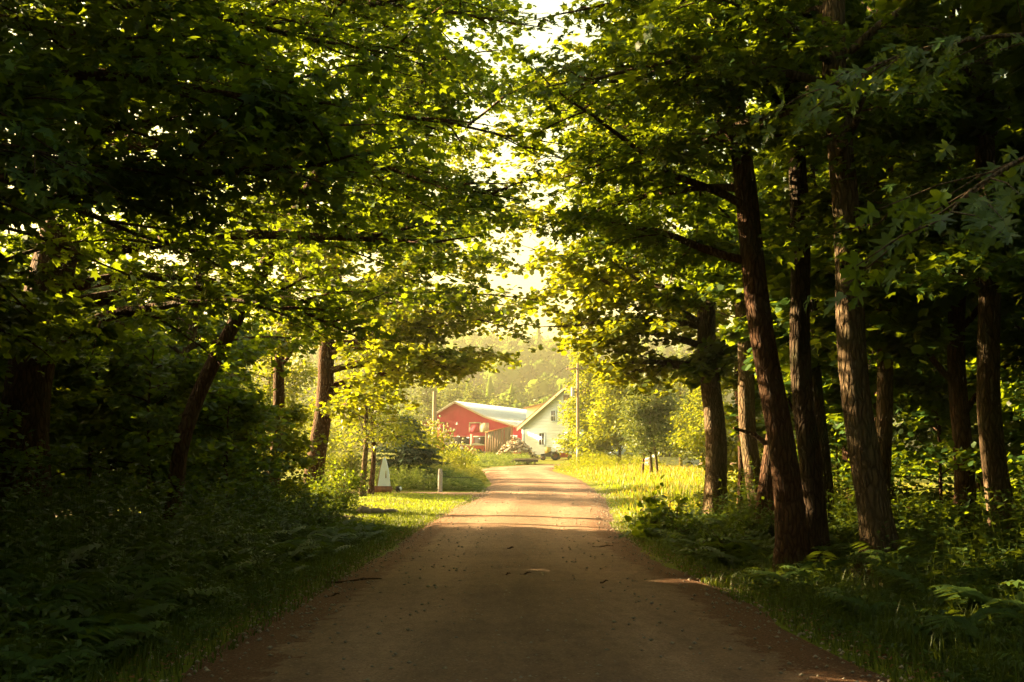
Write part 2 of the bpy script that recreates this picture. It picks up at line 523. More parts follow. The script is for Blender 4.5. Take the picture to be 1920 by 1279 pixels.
# ------------------------------------------------------------------ tree generator
def path(rg, p0, az, el, L, n=9, droop=.3, wander=.10):
    d = np.array([math.cos(el) * math.cos(az), math.cos(el) * math.sin(az), math.sin(el)])
    p = [np.array(p0, float)]
    for k in range(n):
        d = d + rg.normal(0, wander, 3) * np.array([1, 1, .7])
        d[2] -= droop / n * (1.4 if k < n * .7 else .2)
        d /= np.linalg.norm(d)
        p.append(p[-1] + d * L / n)
    return np.array(p)

def clear_z(x, y):
    """height below which no limb hangs over the road"""
    return np.interp(np.abs(x - .3), [0, 1.5, 3, 4.6, 6.5], [5.9, 4.9, 3.7, 2.7, 1.6])

def make_tree(seed, base, trunk, limb_h, n_limb, L, bias=None, bias_w=0., leaf_n=12000, leaf=.15, T=MAPLE, keep=None,
              mats=('bark', 'leaf'), el=(5, 40), droop=.3, name='maple_tree', twigs=True, split_leaves=0, r_limb=.42, label=None, cat='tree',
              group=None, extra=None, rz=None, flat=.09, jit=.11):
    """base (x,y,z); trunk [(dx,dy,z,r),...] relative to base; limbs between heights limb_h; leaves in flat sprays on the twigs"""
    rg = np.random.default_rng(seed)
    base = np.array(base, float)
    if T is MAPLE and (base[1] > 24 or not twigs): T = MAPLE6
    root = empty(name, base)
    tr = np.array(trunk, float)
    # trunk, smoothed, with flare and bark ridges
    zz = np.linspace(0, 1, len(tr)); n = 46
    q = np.linspace(0, 1, n)
    pts = np.stack([np.interp(q, zz, tr[:, k]) for k in range(4)], 1)
    for k in range(3):
        w = np.convolve(np.pad(pts[:, k], 4, 'reflect', reflect_type='odd'), np.ones(9) / 9, 'valid')
        pts[:, k] = w
    pts[:, 0] += .05 * np.sin(pts[:, 2] * 1.3 + seed); pts[:, 1] += .05 * np.cos(pts[:, 2] * 1.1 + seed)
    rad = pts[:, 3] * (1 + .8 * np.exp(-np.maximum(pts[:, 2] + .1, 0) / .38))
    pts[0, 2] = -.45
    sides = 22
    th = np.linspace(0, 2 * math.pi, sides, endpoint=False)
    A, B = np.meshgrid(th, pts[:, 2])
    rough = 1 + .05 * np.sin(5 * A + seed + .3 * np.sin(B * 2)) * np.exp(-np.maximum(B, 0) / 1.6) + .16 * np.sin(4 * A + 2 * seed) * np.exp(-np.maximum(B, 0) / .45) + .035 * (vnoise(A * 6, B * 1.5, 1, seed) - .5) * 2 + .05 * (vnoise(A * 1.2 + 9, B, .7, seed + 1) - .5)
    tv, tf = tube(pts[:, :3], rad, sides, rough)
    MB().add(tv, tf).add(tv[-sides:], [list(range(sides))]).build('trunk', M[mats[0]], root, True)
    # limbs
    TB, TD, TL = [], [], []
    golden = 2.399963
    az = rg.uniform(0, 6.28)
    specs = []
    for i in range(n_limb):
        u = (i + rg.uniform(.1, .9)) / n_limb
        h = limb_h[0] + u * (limb_h[1] - limb_h[0])
        az += golden + rg.normal(0, .35)
        a = az
        if bias is not None and rg.random() < bias_w:
            a = bias + rg.normal(0, .55)
        prof_ = (1 - .62 * u) * rg.uniform(.75, 1.1)
        specs.append((h, a, R(rg.uniform(*el)) + u * .35, L * prof_))
    for e in (extra or []):
        specs.append((e[0], e[1], R(e[2]), e[3]))
    for (h, a, e_, LL) in specs:
        k = np.argmin(np.abs(pts[:, 2] - h))
        p0 = pts[k, :3]
        pl = path(rg, p0, a, e_, LL, 10, droop, .11)
        if keep is not None:
            kk = keep(pl + base, .35)
            kk[:3] = True
            cut = np.argmin(kk) if not kk.all() else len(pl)
            pl = pl[:max(cut, 3)]
        r0 = max(.018, min(pts[k, 3] * r_limb, .022 * LL + .01))
        b = MB()
        b.tube(pl, np.linspace(r0, .007, len(pl)) ** 1.0, 7)
        ln = np.linalg.norm(np.diff(pl, axis=0), axis=1).sum()
        ns = max(3, int(ln * 2.0))
        for s_i in range(ns):
            s = .18 + .82 * (s_i + rg.uniform(0, .8)) / ns
            x = min(s, .999) * (len(pl) - 1); i0 = int(x)
            p = pl[i0] + (pl[min(i0 + 1, len(pl) - 1)] - pl[i0]) * (x - i0)
            dd = pl[min(i0 + 1, len(pl) - 1)] - pl[max(i0 - 1, 0)]
            a2 = math.atan2(dd[1], dd[0]) + (1 if s_i % 2 else -1) * R(rg.uniform(28, 70))
            sl = (LL * (.40 - .24 * s) + .35) * rg.uniform(.7, 1.15)
            sp = path(rg, p, a2, R(rg.uniform(-12, 24)), sl, 5, .25, .12)
            if keep is not None and not keep((sp[-1:] + base), .15)[0]:
                continue
            b.tube(sp, np.linspace(max(.008, r0 * .22), .004, len(sp)), 4, cap=False)
            nt = max(3, int(sl * 4.5))
            for t_i in range(nt):
                w = (t_i + rg.random()) / nt * (len(sp) - 1); j0 = int(w)
                tp = sp[j0] + (sp[min(j0 + 1, len(sp) - 1)] - sp[j0]) * (w - j0)
                td = norm(sp[min(j0 + 1, len(sp) - 1)] - sp[j0] + 1e-6)
                a3 = math.atan2(td[1], td[0]) + rg.choice([-1, 1]) * R(rg.uniform(10, 70))
                e3 = R(rg.uniform(-22, 22))
                tl = rg.uniform(.25, .62)
                d3 = np.array([math.cos(e3) * math.cos(a3), math.cos(e3) * math.sin(a3), math.sin(e3)])
                TB.append(tp); TD.append(d3); TL.append(tl)
                if twigs:
                    b.tube([tp, tp + d3 * tl * .9], [.005, .003], 3, cap=False)
        b.build('limb', M[mats[0]], root, True)
    TB, TD, TL = np.array(TB), np.array(TD), np.array(TL)
    idx = rg.choice(len(TB), leaf_n, p=TL / TL.sum())
    u = rg.random(leaf_n)[:, None]
    pos = TB[idx] + TD[idx] * TL[idx][:, None] * u + rg.normal(0, 1, (leaf_n, 3)) * np.array([jit, jit, flat])
    tip = TD[idx] + rg.normal(0, .65, (leaf_n, 3)); tip[:, 2] = tip[:, 2] * .5 - .30
    nrm = rg.normal(0, .42, (leaf_n, 3)); nrm[:, 2] += 1.0
    size = leaf * rg.uniform(.6, 1.2, leaf_n)
    if keep is not None:
        k = keep(pos + base, 0)
        k &= rg.random(len(pos)) < np.clip((.62 if base[1] > 26 else .36) + np.abs(pos[:, 0] + base[0] - .6) / 4.5, 0, 1)
        pos, tip, nrm, size = pos[k], tip[k], nrm[k], size[k]
    if split_leaves:
        px, py, dep = project(pos + base)
        ok = (px > -10) & (px < 1930) & (py > -10) & (py < 1290) & (dep > 3)
        sc = np.where(ok, size / dep, 0)
        pick = np.argsort(-sc)[:split_leaves]
        pick = pick[sc[pick] > 0]
        y = norm(tip); x = norm(np.cross(y, nrm)); z = np.cross(x, y)
        for m in pick:
            o = bpy.data.objects.new('leaf', FINE[int(rg.integers(3))])
            C.objects.link(o)
            s = size[m] * 1.08
            o.matrix_basis = Matrix([[x[m][r] * s, y[m][r] * s, z[m][r] * s, pos[m][r]] for r in range(3)] + [[0, 0, 0, 1]])
            o.parent = root
        rest = np.ones(len(pos), bool); rest[pick] = False
        pos, tip, nrm, size = pos[rest], tip[rest], nrm[rest], size[rest]
    cr = MB().soup(leaf_polys(T, pos, tip, nrm, size)).build('crown', M[mats[1]], root)
    cr['kind'] = 'stuff'
    tag(root, label, cat, group)
    TREES[seed] = root
    return root

TREES = {}
GAPL, GAPR = 2.3, -1.05
def keep_left(p, m):
    x, y, z = p[:, 0], p[:, 1], p[:, 2]
    lim = GAPL - 1.7 * vnoise(y, z, 2.4, 21) ** 1.5 - .7 * vnoise(y, z, .6, 22)
    k = (x < lim - m) & (z > clear_z(x, y) + .5 * (vnoise(x, y, 1.2, 23) - .5))
    return k & ~((y < 8.6) & (y > -4) & (np.abs(x) < 6) & (z < 7))
def keep_right(p, m):
    x, y, z = p[:, 0], p[:, 1], p[:, 2]
    lim = GAPR + 1.7 * vnoise(y, z, 2.4, 24) ** 1.5 + .7 * vnoise(y, z, .6, 25)
    k = (x > lim + m) & (z > clear_z(x, y) + .5 * (vnoise(x, y, 1.2, 26) - .5))
    return k & ~((y < 8.6) & (y > -4) & (np.abs(x) < 6) & (z < 7))

def on(x, y):
    return (x, y, float(H(x, y)))

# ---- left side, trees that can be told apart
make_tree(1, on(-8.6, 21), [(0, 0, 0, .46), (.1, 0, 3, .40), (.5, 0, 6, .36), (1.6, .2, 8.8, .26), (2.4, .3, 12, .16), (2.6, .3, 15.5, .05)], (2.6, 14.5), 17, 7.4, 0.0, .55,
          24000, .155, keep=keep_left, split_leaves=220, extra=[(6, .1, 22, 9.4), (8, -.15, 15, 9.2), (5, -.3, 10, 8.4), (9.5, .3, 20, 8.6), (11, -.1, 18, 8), (7, .35, 22, 9.4), (9, -.45, 18, 9), (12.5, .1, 15, 7.5), (10.2, .05, 12, 8.6), (6.8, -.1, 30, 9.6)],
          label='massive dark maple at the left edge, its limbs reaching over the road')
make_tree(2, on(-6.8, 24), [(0, 0, 0, .165), (.25, 0, 2, .155), (.95, 0, 4, .148), (1.9, .1, 5.7, .14), (2.8, .2, 7.2, .13), (3.6, .3, 9.4, .11), (4.2, .3, 12.5, .04)], (7.0, 12), 13, 4.6, 0.0, .35,
          12000, .155, keep=keep_left, mats=('bark', 'leaf'),
          label='maple with a long bare trunk leaning towards the road in the left woods')
make_tree(3, on(-7.0, 43), [(0, 0, 0, .38), (.15, 0, 2, .34), (.4, 0, 5, .29), (.7, 0, 9, .2), (.9, 0, 15, .05)], (4.8, 14.5), 17, 6.0, -.2, .6,
          27000, .17, keep=keep_left, mats=('bark', 'leaf_sunlit'), extra=[(5, .15, 16, 7.2), (6, -.25, 14, 7.6), (7.2, .2, 12, 7.8), (4.4, .5, 14, 5.5), (5.8, .7, 14, 6), (6.5, 0, 14, 7.6), (8, -.3, 14, 8), (9.5, .1, 18, 8), (11, -.1, 20, 8), (12.5, .1, 24, 7.6), (4, -.1, 18, 5.6), (5.5, -.5, 15, 5.8), (3.4, -.8, 12, 4.6)],
          label='stout maple at the end of the left row, foliage glowing yellow green beside the lawn')
make_tree(4, on(-7.6, 39), [(0, 0, 0, .23), (0, 0, 3, .2), (.2, 0, 7, .15), (.3, 0, 12, .04)], (4.6, 11.5), 12, 4.2, 0, .3,
          8000, .16, keep=keep_left, mats=('bark', 'leaf_sunlit'),
          label='slim straight trunk just left of the stout maple beside the lawn')
make_tree(5, on(-7.4, 11.5), [(0, 0, 0, .34), (0, .2, 4, .28), (.3, .4, 8, .2), (.5, .5, 13, .05)], (3.2, 12.5), 15, 6.2, .5, .55,
          18000, .155, keep=keep_left, split_leaves=220, extra=[(7, .3, 14, 6.6), (8.5, .1, 14, 6.6), (10, .4, 14, 6.4), (4.0, .62, 14, 6.4), (4.6, .9, 16, 6.6), (5.5, .45, 20, 6)],
          label='near maple outside the left edge, its pale leaf sprays hanging into the upper left corner')
make_tree(6, on(-8.0, 28.5), [(0, 0, 0, .16), (.2, 0, 3, .14), (.5, 0, 7, .1), (.8, 0, 12, .03)], (2.2, 11.5), 14, 4.4, 0, .35,
          14000, .15, keep=keep_left, mats=('bark_grey', 'leaf'), split_leaves=60, extra=[(5.5, 0, 18, 8.5), (7, -.2, 16, 9), (8.5, .2, 20, 9), (10, 0, 20, 8.8), (11.2, -.1, 22, 8.4), (9, .3, 26, 8.6), (6.2, .3, 24, 8.8)],
          label='slender young maple with low leafy limbs behind the long leaning trunk')

# ---- right side
make_tree(11, on(5.9, 33), [(0, 0, 0, .31), (-.05, 0, 3, .29), (-.2, 0, 6, .26), (-.3, 0, 10, .17), (-.4, 0, 15, .05)], (4.1, 14.5), 17, 5.4, math.pi, .5,
          23000, .165, keep=keep_right, mats=('bark_grey', 'leaf_sunlit'), extra=[(5.6, 3.0, 14, 6.2), (6.2, 3.3, 14, 6.4), (7.2, 3.1, 12, 6.4), (8, 3.2, 16, 6.2), (9.5, 3.0, 20, 6.4), (11, 3.3, 22, 6.4), (12.5, 3.1, 24, 6), (4.4, 3.1, 16, 5.0), (5.2, 3.4, 14, 5.2), (6.5, 2.9, 16, 5)],
          label='straight grey trunk beside the golden grass, farthest large maple of the right row')
make_tree(12, on(4.7, 19.3), [(0, 0, 0, .25), (-.2, 0, 2, .215), (-.44, 0, 4.2, .20), (-.76, .1, 7, .175), (-.95, .1, 11, .11), (-1.0, .1, 15.5, .04)], (6.6, 15), 15, 5.2, math.pi, .4,
          20000, .155, keep=keep_right, split_leaves=220, extra=[(9.5, 3.2, 18, 5), (11, 2.9, 18, 5), (12.5, 3.3, 18, 5), (6.4, 2.4, 16, 5), (7.8, 3.6, 14, 5), (5.2, 2.8, 20, 4.6), (6.0, 3.6, 16, 4.8), (7.2, 3.1, 15, 4.8), (8.5, 2.6, 18, 4.6)],
          label='reddish trunk of the right row curving up towards the road, partner of a straight trunk')
make_tree(13, on(5.12, 19.7), [(0, 0, 0, .20), (-.1, 0, 3, .175), (-.12, 0, 6, .16), (-.05, 0, 11, .10), (0, 0, 15, .04)], (7.0, 14.5), 11, 4.8, math.pi, .3,
          10000, .165, keep=keep_right, mats=('bark_dark', 'leaf'), extra=[(5.6, -1.2, 8, 3.0)],
          label='straight reddish trunk grown close against the curving trunk of the right row')
make_tree(14, on(5.35, 17), [(0, 0, 0, .24), (-.18, 0, 2, .21), (-.34, 0, 4.5, .2), (-.4, 0, 8, .17), (-.4, 0, 14.5, .05)], (6.4, 14), 13, 5.2, 2.7, .35,
          14000, .165, keep=keep_right, split_leaves=220, mats=('bark_grey', 'leaf'), extra=[(6.8, 2.5, 14, 4.2), (7.6, 3.9, 12, 4.0), (7.2, 3.3, 12, 4.6), (4.4, -.7, 5, 2.6), (6.2, -1.7, 10, 3.2)],
          label='tall grey brown trunk nearest the road on the right, flaring at its foot')
make_tree(15, on(7.9, 18.8), [(0, 0, 0, .20), (-.12, 0, 3, .175), (.05, 0, 7, .15), (.1, 0, 13, .04)], (3.6, 12.5), 14, 5.0, 3.6, .3,
          11000, .165, keep=keep_right, mats=('bark_grey', 'leaf'), split_leaves=60, extra=[(5.4, -2.9, 8, 3.0)],
          label='pale mottled trunk near the right edge standing in deep shade')
make_tree(16, on(6.7, 10.6), [(0, 0, 0, .30), (0, .1, 4, .25), (-.2, .3, 8, .18), (-.3, .4, 13, .05)], (6.6, 12.5), 12, 5.6, 2.4, .4,
          11000, .165, keep=keep_right, split_leaves=280, extra=[(7.5, 2.2, 18, 6.2)],
          label='near maple outside the right edge, a spray of large pale leaves hanging into view')
make_tree(17, on(7.0, 22), [(0, 0, 0, .17), (.1, 0, 3, .15), (.3, 0, 6, .135), (.35, 0, 12, .04)], (4.5, 12), 11, 4.4, None, 0,
          9000, .16, keep=keep_right, mats=('bark_grey', 'leaf'),
          label='trunk leaning slightly outward behind the nearest grey brown trunk on the right')
make_tree(18, on(6.95, 35), [(0, 0, 0, .10), (.02, 0, 4, .085), (.05, 0, 8, .05), (.05, 0, 10, .02)], (3.4, 9.8), 11, 3.2, None, 0,
          6500, .16, keep=keep_right, mats=('bark', 'leaf_sunlit'),
          label='thin pole of a young maple just behind the straight grey trunk by the golden grass')
make_tree(19, on(6.6, 24.5), [(0, 0, 0, .19), (-.1, 0, 3, .165), (-.1, 0, 6, .15), (0, 0, 13, .04)], (4.2, 12.5), 13, 4.6, math.pi, .3,
          9000, .16, keep=keep_right, mats=('bark_dark', 'leaf'),
          label='dark trunk standing in the gap behind the paired reddish trunks')

# sprays of large leaves hanging close to the viewpoint, each leaf on its own
def spray(root, pts, n, seed, width, nbias, tipb, size):
    rg = np.random.default_rng(seed)
    b0 = np.array(root.location)
    P = catmull(np.array(pts, float), 6) - b0
    mb = MB().tube(P, np.linspace(.035, .006, len(P)), 6)
    tws = []
    for k in range(14):
        i = int(len(P) * (.35 + .62 * k / 14)); d = norm(P[min(i + 1, len(P) - 1)] - P[i - 1])
        sd = norm(np.cross(d, [0, 0, 1.])) * (1 if k % 2 else -1)
        e = P[i] + (sd * rg.uniform(.5, 1) + d * .6 + np.array([0, 0, rg.uniform(-.35, .1)])) * width
        mb.tube([P[i], (P[i] + e) / 2 + np.array([0, 0, .04]), e], [.008, .006, .004], 4, cap=False)
        tws.append((P[i], e))
    lb = mb.build('limb', M['bark_grey'], root, True)
    for k in range(n):
        a, e = tws[int(rg.integers(len(tws)))]
        p = a + (e - a) * rg.uniform(.15, 1.05) + rg.normal(0, .09, 3)
        tip = norm(np.array(tipb) + norm(e - a) * .7 + rg.normal(0, .45, 3)); nr = np.array(nbias) + rg.normal(0, .4, 3)
        x = norm(np.cross(tip, nr)); z = np.cross(x, tip); s = size * rg.uniform(.6, 1.2)
        o = bpy.data.objects.new('leaf', FINE[int(rg.integers(3))]); C.objects.link(o)
        o.matrix_basis = Matrix([[x[r] * s, tip[r] * s, z[r] * s, p[r]] for r in range(3)] + [[0, 0, 0, 1]])
        o.parent = lb
spray(TREES[16], [(6.55, 10.7, 4.0), (5.4, 9.6, 4.35), (4.2, 8.6, 4.1), (3.3, 8.0, 3.62), (2.95, 7.8, 3.3)], 85, 5, .8, (-.25, -.95, .5), (-.5, -.1, -.75), .19)
spray(TREES[16], [(6.55, 10.7, 5.0), (5.2, 10.4, 5.6), (3.9, 10.3, 5.5), (2.8, 10.2, 5.05)], 75, 6, .95, (-.2, -.9, .6), (-.5, -.1, -.7), .18)
spray(TREES[5], [(-7.2, 11.7, 4.0), (-6.0, 11.2, 4.6), (-4.9, 10.9, 4.75), (-4.0, 10.7, 4.5)], 80, 7, .9, (.2, -.9, .55), (.5, -.1, -.7), .18)

# ---- trees deeper in the woods and unseen shade trees added behind the viewpoint: copies of three kinds
def deep(seed, x, y, tall, low, leafs, lean, mats):
    return make_tree(seed, on(x, y), [(0, 0, 0, .21), (lean * .3, 0, 3, .18), (lean * .6, 0, 7, .14), (lean, 0, tall, .03)], (low, tall - .5), 15, 4.6, None, 0, leafs, .215, mats=mats, twigs=False)
unseen_tall = make_tree(34, on(-5.6, -1), [(0, 0, 0, .24), (0, 0, 5, .2), (.2, 0, 9, .14), (.2, 0, 15, .03)], (7.6, 14.5), 16, 5.6, None, 0, 14000, .23, droop=.1, mats=('bark', 'leaf'), twigs=False)  # unseen tree, added to close the canopy and darken the near road
tag(unseen_tall, 'unseen tall maple added to shade the road above the viewpoint', 'tree', 'unseen tall maples added for shade')
for k, (x, y) in enumerate([(5.8, -1.5), (-6.0, 4.2), (-6.4, 9), (-2.8, -4.5), (2.8, -5)]):
    o = copy_tree(unseen_tall)
    o.location = on(x, y); o.rotation_euler = (0, 0, 1.7 * k + .4); o.scale = (1, 1, 1.05)
protos = [deep(31, -12.5, 17, 13, 2.4, 13000, .4, ('bark', 'leaf')), deep(32, -11.2, 26.5, 12, 3.0, 13000, -.3, ('bark', 'leaf')), deep(33, 10.2, 22.5, 12.5, 3.2, 13000, .3, ('bark_grey', 'leaf'))]
DEEP_L = [(-21, 34), (-12.5, 17), (-11.2, 26.5), (-14.5, 22), (-10.6, 13.2), (-13.5, 33), (-16.5, 28), (-9.8, 17.5), (-17, 15), (-9.6, 24), (-14, 10)]
DEEP_R = [(8.4, 21.8), (9.5, 18.2), (7.6, 29.2), (17.5, 12), (18, 18), (17.5, 23), (19, 28), (18, 33), (22, 15), (23, 21), (22, 27), (23, 33), (17, 7), (21, 9), (10.2, 22.5), (9.4, 15.2), (11.6, 28.5), (9.0, 30.5), (12.6, 19.5), (10.6, 35), (14.2, 25), (13.8, 33), (8.6, 26.5), (14.5, 15)]  # outermost rows are out of view, added to cut light from the side
UNSEEN_BEHIND = [(-11, -6), (11, -6), (-11.5, -14), (11.5, -14), (-11, -22), (11, -22), (-11.5, 3), (11.2, 3.5), (-15, -2), (15, 2), (-16, 5), (-15, 10.5), (-19, 8), (-19, 14), (-22, 3), (-23, 10), (-22, 18), (-18, -4), (-17, -10), (-18, -18), (17, -4), (17, -11), (18, -18), (21, 2), (-13, -29), (13, -29), (-22, -8), (22, -8), (0, -43), (-6, -42), (6, -42),
          (-5.2, -8), (5.4, -7), (-4.6, -12.5), (4.8, -12), (-5, -17), (4.6, -17), (-4.8, -22), (5, -22), (-4.6, -27), (4.6, -27), (-2.5, -32), (2.5, -32), (0, -36), (-7, -35), (7, -35)]  # unseen trees, added to shut light out of the tunnel from behind
rgp = np.random.default_rng(77)
def place(lst, label, group, used):
    for i, (x, y) in enumerate(lst):
        first = next((p for p in protos if (round(p.location.x, 3), round(p.location.y, 3)) == (x, y)), None)
        o = first
        if o is None:
            o = copy_tree(protos[int(rgp.integers(3))])
            o.location = (x, y, float(H(x, y)))
            o.rotation_euler = (0, 0, rgp.uniform(0, 6.28))
            s = rgp.uniform(.85, 1.15)
            o.scale = (s, s, s * rgp.uniform(.92, 1.1))
        if y > 21 and x < 0 and not (x < -13 and y > 33.5) and o.scale.x > .8:
            o.scale = (.7, .7, .58)
        tag(o, label, 'tree', group)
place(DEEP_L, 'slim dark maple standing deep in the woods left of the road', 'maples deep in the left woods', None)
place(DEEP_R, 'slim dark maple standing deep in the woods right of the road', 'maples deep in the right woods', None)
place(UNSEEN_BEHIND, 'unseen maple added behind the viewpoint to darken the road', 'unseen maples added behind the viewpoint', None)

# ---- understory saplings
def sapling(seed, x, y, tall, leafs, mats, spread=1.9):
    return make_tree(seed, on(x, y), [(0, 0, 0, .045), (.05, 0, tall * .5, .03), (.1, 0, tall, .008)], (.45, tall - .2), 15, spread, None, 0, leafs, .13, mats=mats, el=(0, 35), twigs=False, name='maple_sapling', cat='sapling')
saps = [sapling(51, -7.6, 25, 4.2, 4200, ('bark', 'leaf')), sapling(52, -6.9, 35.5, 3.4, 3600, ('bark', 'leaf_sunlit'), 1.6)]
SAP_L = [(-7.6, 25, 0, 1), (-9.0, 19, 0, .95), (-7.2, 30.5, 0, .9), (-8.6, 34, 0, .8), (-10.4, 30, 0, 1.1), (-12, 23, 0, 1.1), (-13.2, 28, 0, 1.1), (-9.4, 14.5, 0, .95),
         (-11.5, 19.5, 0, 1.15), (-13, 14, 0, 1.1), (-14.5, 31, 0, 1.1), (-9.4, 28, 0, 1), (-15, 18, 0, 1.2), (-15.5, 25, 0, 1.2), (-16, 34, 0, 1.1), (-12.8, 33, 0, 1.1), (-16.5, 21, 0, 1.2), (-17, 31, 0, 1.2), (-17.5, 26, 0, 1.2), (-10.5, 33, 0, 1.0)]
SAP_L += [(-10.2, 10.5, 0, 1.1), (-12, 8, 0, 1.2), (-14, 12, 0, 1.2), (-16.5, 9, 0, 1.3), (-17.5, 13.5, 0, 1.3), (-18, 17.5, 0, 1.3), (-18.5, 22, 0, 1.2), (-14, 5, 0, 1.2), (-18, 4.5, 0, 1.3), (-11, 4, 0, 1.1), (-16, 0, 0, 1.3), (-13, -3, 0, 1.3), (-19, 28.5, 0, 1.2), (-11, 15.5, 0, 1.0), (-13.5, 18, 0, 1.15), (-13.6, 25, 0, 1.1)]  # out of view, added to block low sun from the left
SAP_L += [(-14, 21, 0, 1.5), (-16, 24, 0, 1.5), (-12, 20.8, 0, 1.35), (-17.5, 20, 0, 1.6), (-10.6, 22, 0, 1.25), (-14.8, 16, 0, 1.5), (-9.6, 12, 0, 1.1), (-20, 25, 0, 1.6), (-20.5, 20, 0, 1.6)]  # larger unseen saplings, added to stop sun streaks on the near road
SAP_L += [(-8.2, 31.5, 0, 1.2), (-9.2, 26.3, 0, 1.3), (-9.6, 36, 0, 1.1)]
SAP_L += [(-8.9, 33.4, 0, 1.5), (-10.2, 34.6, 0, 1.7), (-11.6, 32, 0, 1.7), (-10.4, 29.2, 0, 1.6), (-12.6, 35.4, 0, 1.6), (-9.8, 36.6, 0, 1.35)]
SAP_LY = [(-6.9, 35.5, 1, 1), (-7.8, 33.2, 1, .8)]
SAP_R = [(9.2, 19.2, 0, .8), (10.5, 25.5, 0, .95), (12.2, 23, 0, 1.1), (8.2, 29, 0, .8), (9.3, 34.5, 0, .9), (12, 31, 0, 1.1), (11.2, 15.5, 0, 1.05), (14.5, 20, 0, 1.2), (15, 29, 0, 1.2), (9.4, 12.5, 0, .85), (13, 27, 0, 1.1), (16, 24, 0, 1.2)]
SAP_R += [(10.2, 17.6, 0, 1.1), (11.8, 21, 0, 1.2), (9.8, 21.4, 0, 1.0), (13.6, 17.5, 0, 1.3), (10.4, 28, 0, 1.1), (12.8, 25, 0, 1.3), (8.8, 24, 0, .9), (15.5, 22, 0, 1.4), (14.5, 32, 0, 1.3), (16.5, 28, 0, 1.4), (9.6, 31.8, 0, 1.0), (16.5, 18, 0, 1.4)]
SAP_RY = [(7.7, 37.2, 1, 1.05), (8.9, 38.2, 1, 1.2)]
big = {'saplings beside the lawn': 0, 'saplings beside the golden grass': 1}
for lst, lab, grp in ((SAP_L, 'low leafy maple sapling filling the shade under the left trees', 'saplings in the left woods'),
                      (SAP_LY, 'sunlit maple sapling at the lawn end of the left woods', 'saplings beside the lawn'),
                      (SAP_R, 'low leafy maple sapling in the dark under the right trees', 'saplings in the right woods'),
                      (SAP_RY, 'sunlit maple sapling at the field end of the right row', 'saplings beside the golden grass')):
    for q, (x, y, k, s) in enumerate(lst):
        o = saps[k]
        if (round(o.location.x, 3), round(o.location.y, 3)) != (x, y):
            o = copy_tree(saps[k])
            o.location = (x, y, float(H(x, y)))
            o.rotation_euler = (0, 0, rgp.uniform(0, 6.28))
            o.scale = (s, s, s)
        tag(o, lab if k == 0 else ('taller ' if q == big[grp] else 'shorter ') + lab, 'sapling', grp)

# the rows go on: mirrored copies of the large trees further along the road
def again(src, dx, y, sy, s, label):
    o = src.copy(); C.objects.link(o)
    for ch in src.children:
        if not ch.name.startswith('leaf'):
            c = ch.copy(); C.objects.link(c); c.parent = o
    x = src.location.x + dx
    o.location = (x, y, float(H(x, y))); o.scale = (s, s * sy, s)
    tag(o, label, 'tree', 'rows of maples beside the road')
again(TREES[5], -.6, 16.2, -1, 1.05, 'dark maple in front of the massive trunk, only its leafy limbs in view')
again(TREES[14], 1.0, 29.5, -1, 1.0, 'slim brown trunk between the broken stump and the straight grey trunk')
again(TREES[5], 0, -3.5, -1, 1.0, 'maple on the left just behind the viewpoint')
again(TREES[16], 0, -3, -1, 1.0, 'maple on the right just behind the viewpoint')

# broken snag between the right-hand trunks
sn = empty('tree_snag', on(5.95, 27))
rg = np.random.default_rng(9)
zz = np.linspace(-.3, 3.3, 26)
th = np.linspace(0, 2 * math.pi, 18, endpoint=False)
A, B = np.meshgrid(th, zz)
rough = 1 + .16 * (vnoise(A * 3, B, .8, 3) - .5) + .1 * np.sin(4 * A)
MB().tube(np.column_stack([.02 + .085 * np.maximum(zz, 0) ** 1.1, zz * 0, zz]), .40 - .085 * np.maximum(zz, 0), 18, rough=rough).build('trunk', M['bark'], sn, True)
MB().tube([(.2, 0, 2.0), (-.25, -.15, 2.35), (-.75, -.2, 2.5)], [.07, .05, .03], 6).build('broken_limb', M['bark'], sn, True)
tag(sn, 'broken leaning stump of a dead tree between the right trunks', 'stump')

# ------------------------------------------------------------------ undergrowth, grass, litter
def blades(rg, P, h, w, lean=.35):
    n = len(P)
    a = rg.uniform(0, 6.283, n); side = np.stack([np.cos(a), np.sin(a), a * 0], 1) * (w / 2)[:, None]
    b = rg.uniform(0, 6.283, n); ln = np.stack([np.cos(b), np.sin(b), b * 0], 1) * (h * rg.uniform(.1, lean * 2, n))[:, None]
    up = np.zeros((n, 3)); up[:, 2] = h
    mid = P + ln * .3 + up * .58; tip = P + ln + up * rg.uniform(.8, 1, n)[:, None]
    q = np.stack([P - side, P + side, mid + side * .75, mid - side * .75], 1)
    t_ = np.stack([mid - side * .75, mid + side * .75, tip], 1)
    v = np.stack([P - side, P + side, mid + side * .75, mid - side * .75, tip], 1)
    base = np.arange(n)[:, None] * 5
    mb = MB()
    mb.v.append(v.reshape(-1, 3)); mb.nv = 5 * n
    mb.i.append((base + np.array([0, 1, 2, 3])).ravel()); mb.n.append(np.full(n, 4))
    mb.i.append((base + np.array([3, 2, 4])).ravel()); mb.n.append(np.full(n, 3))
    return mb

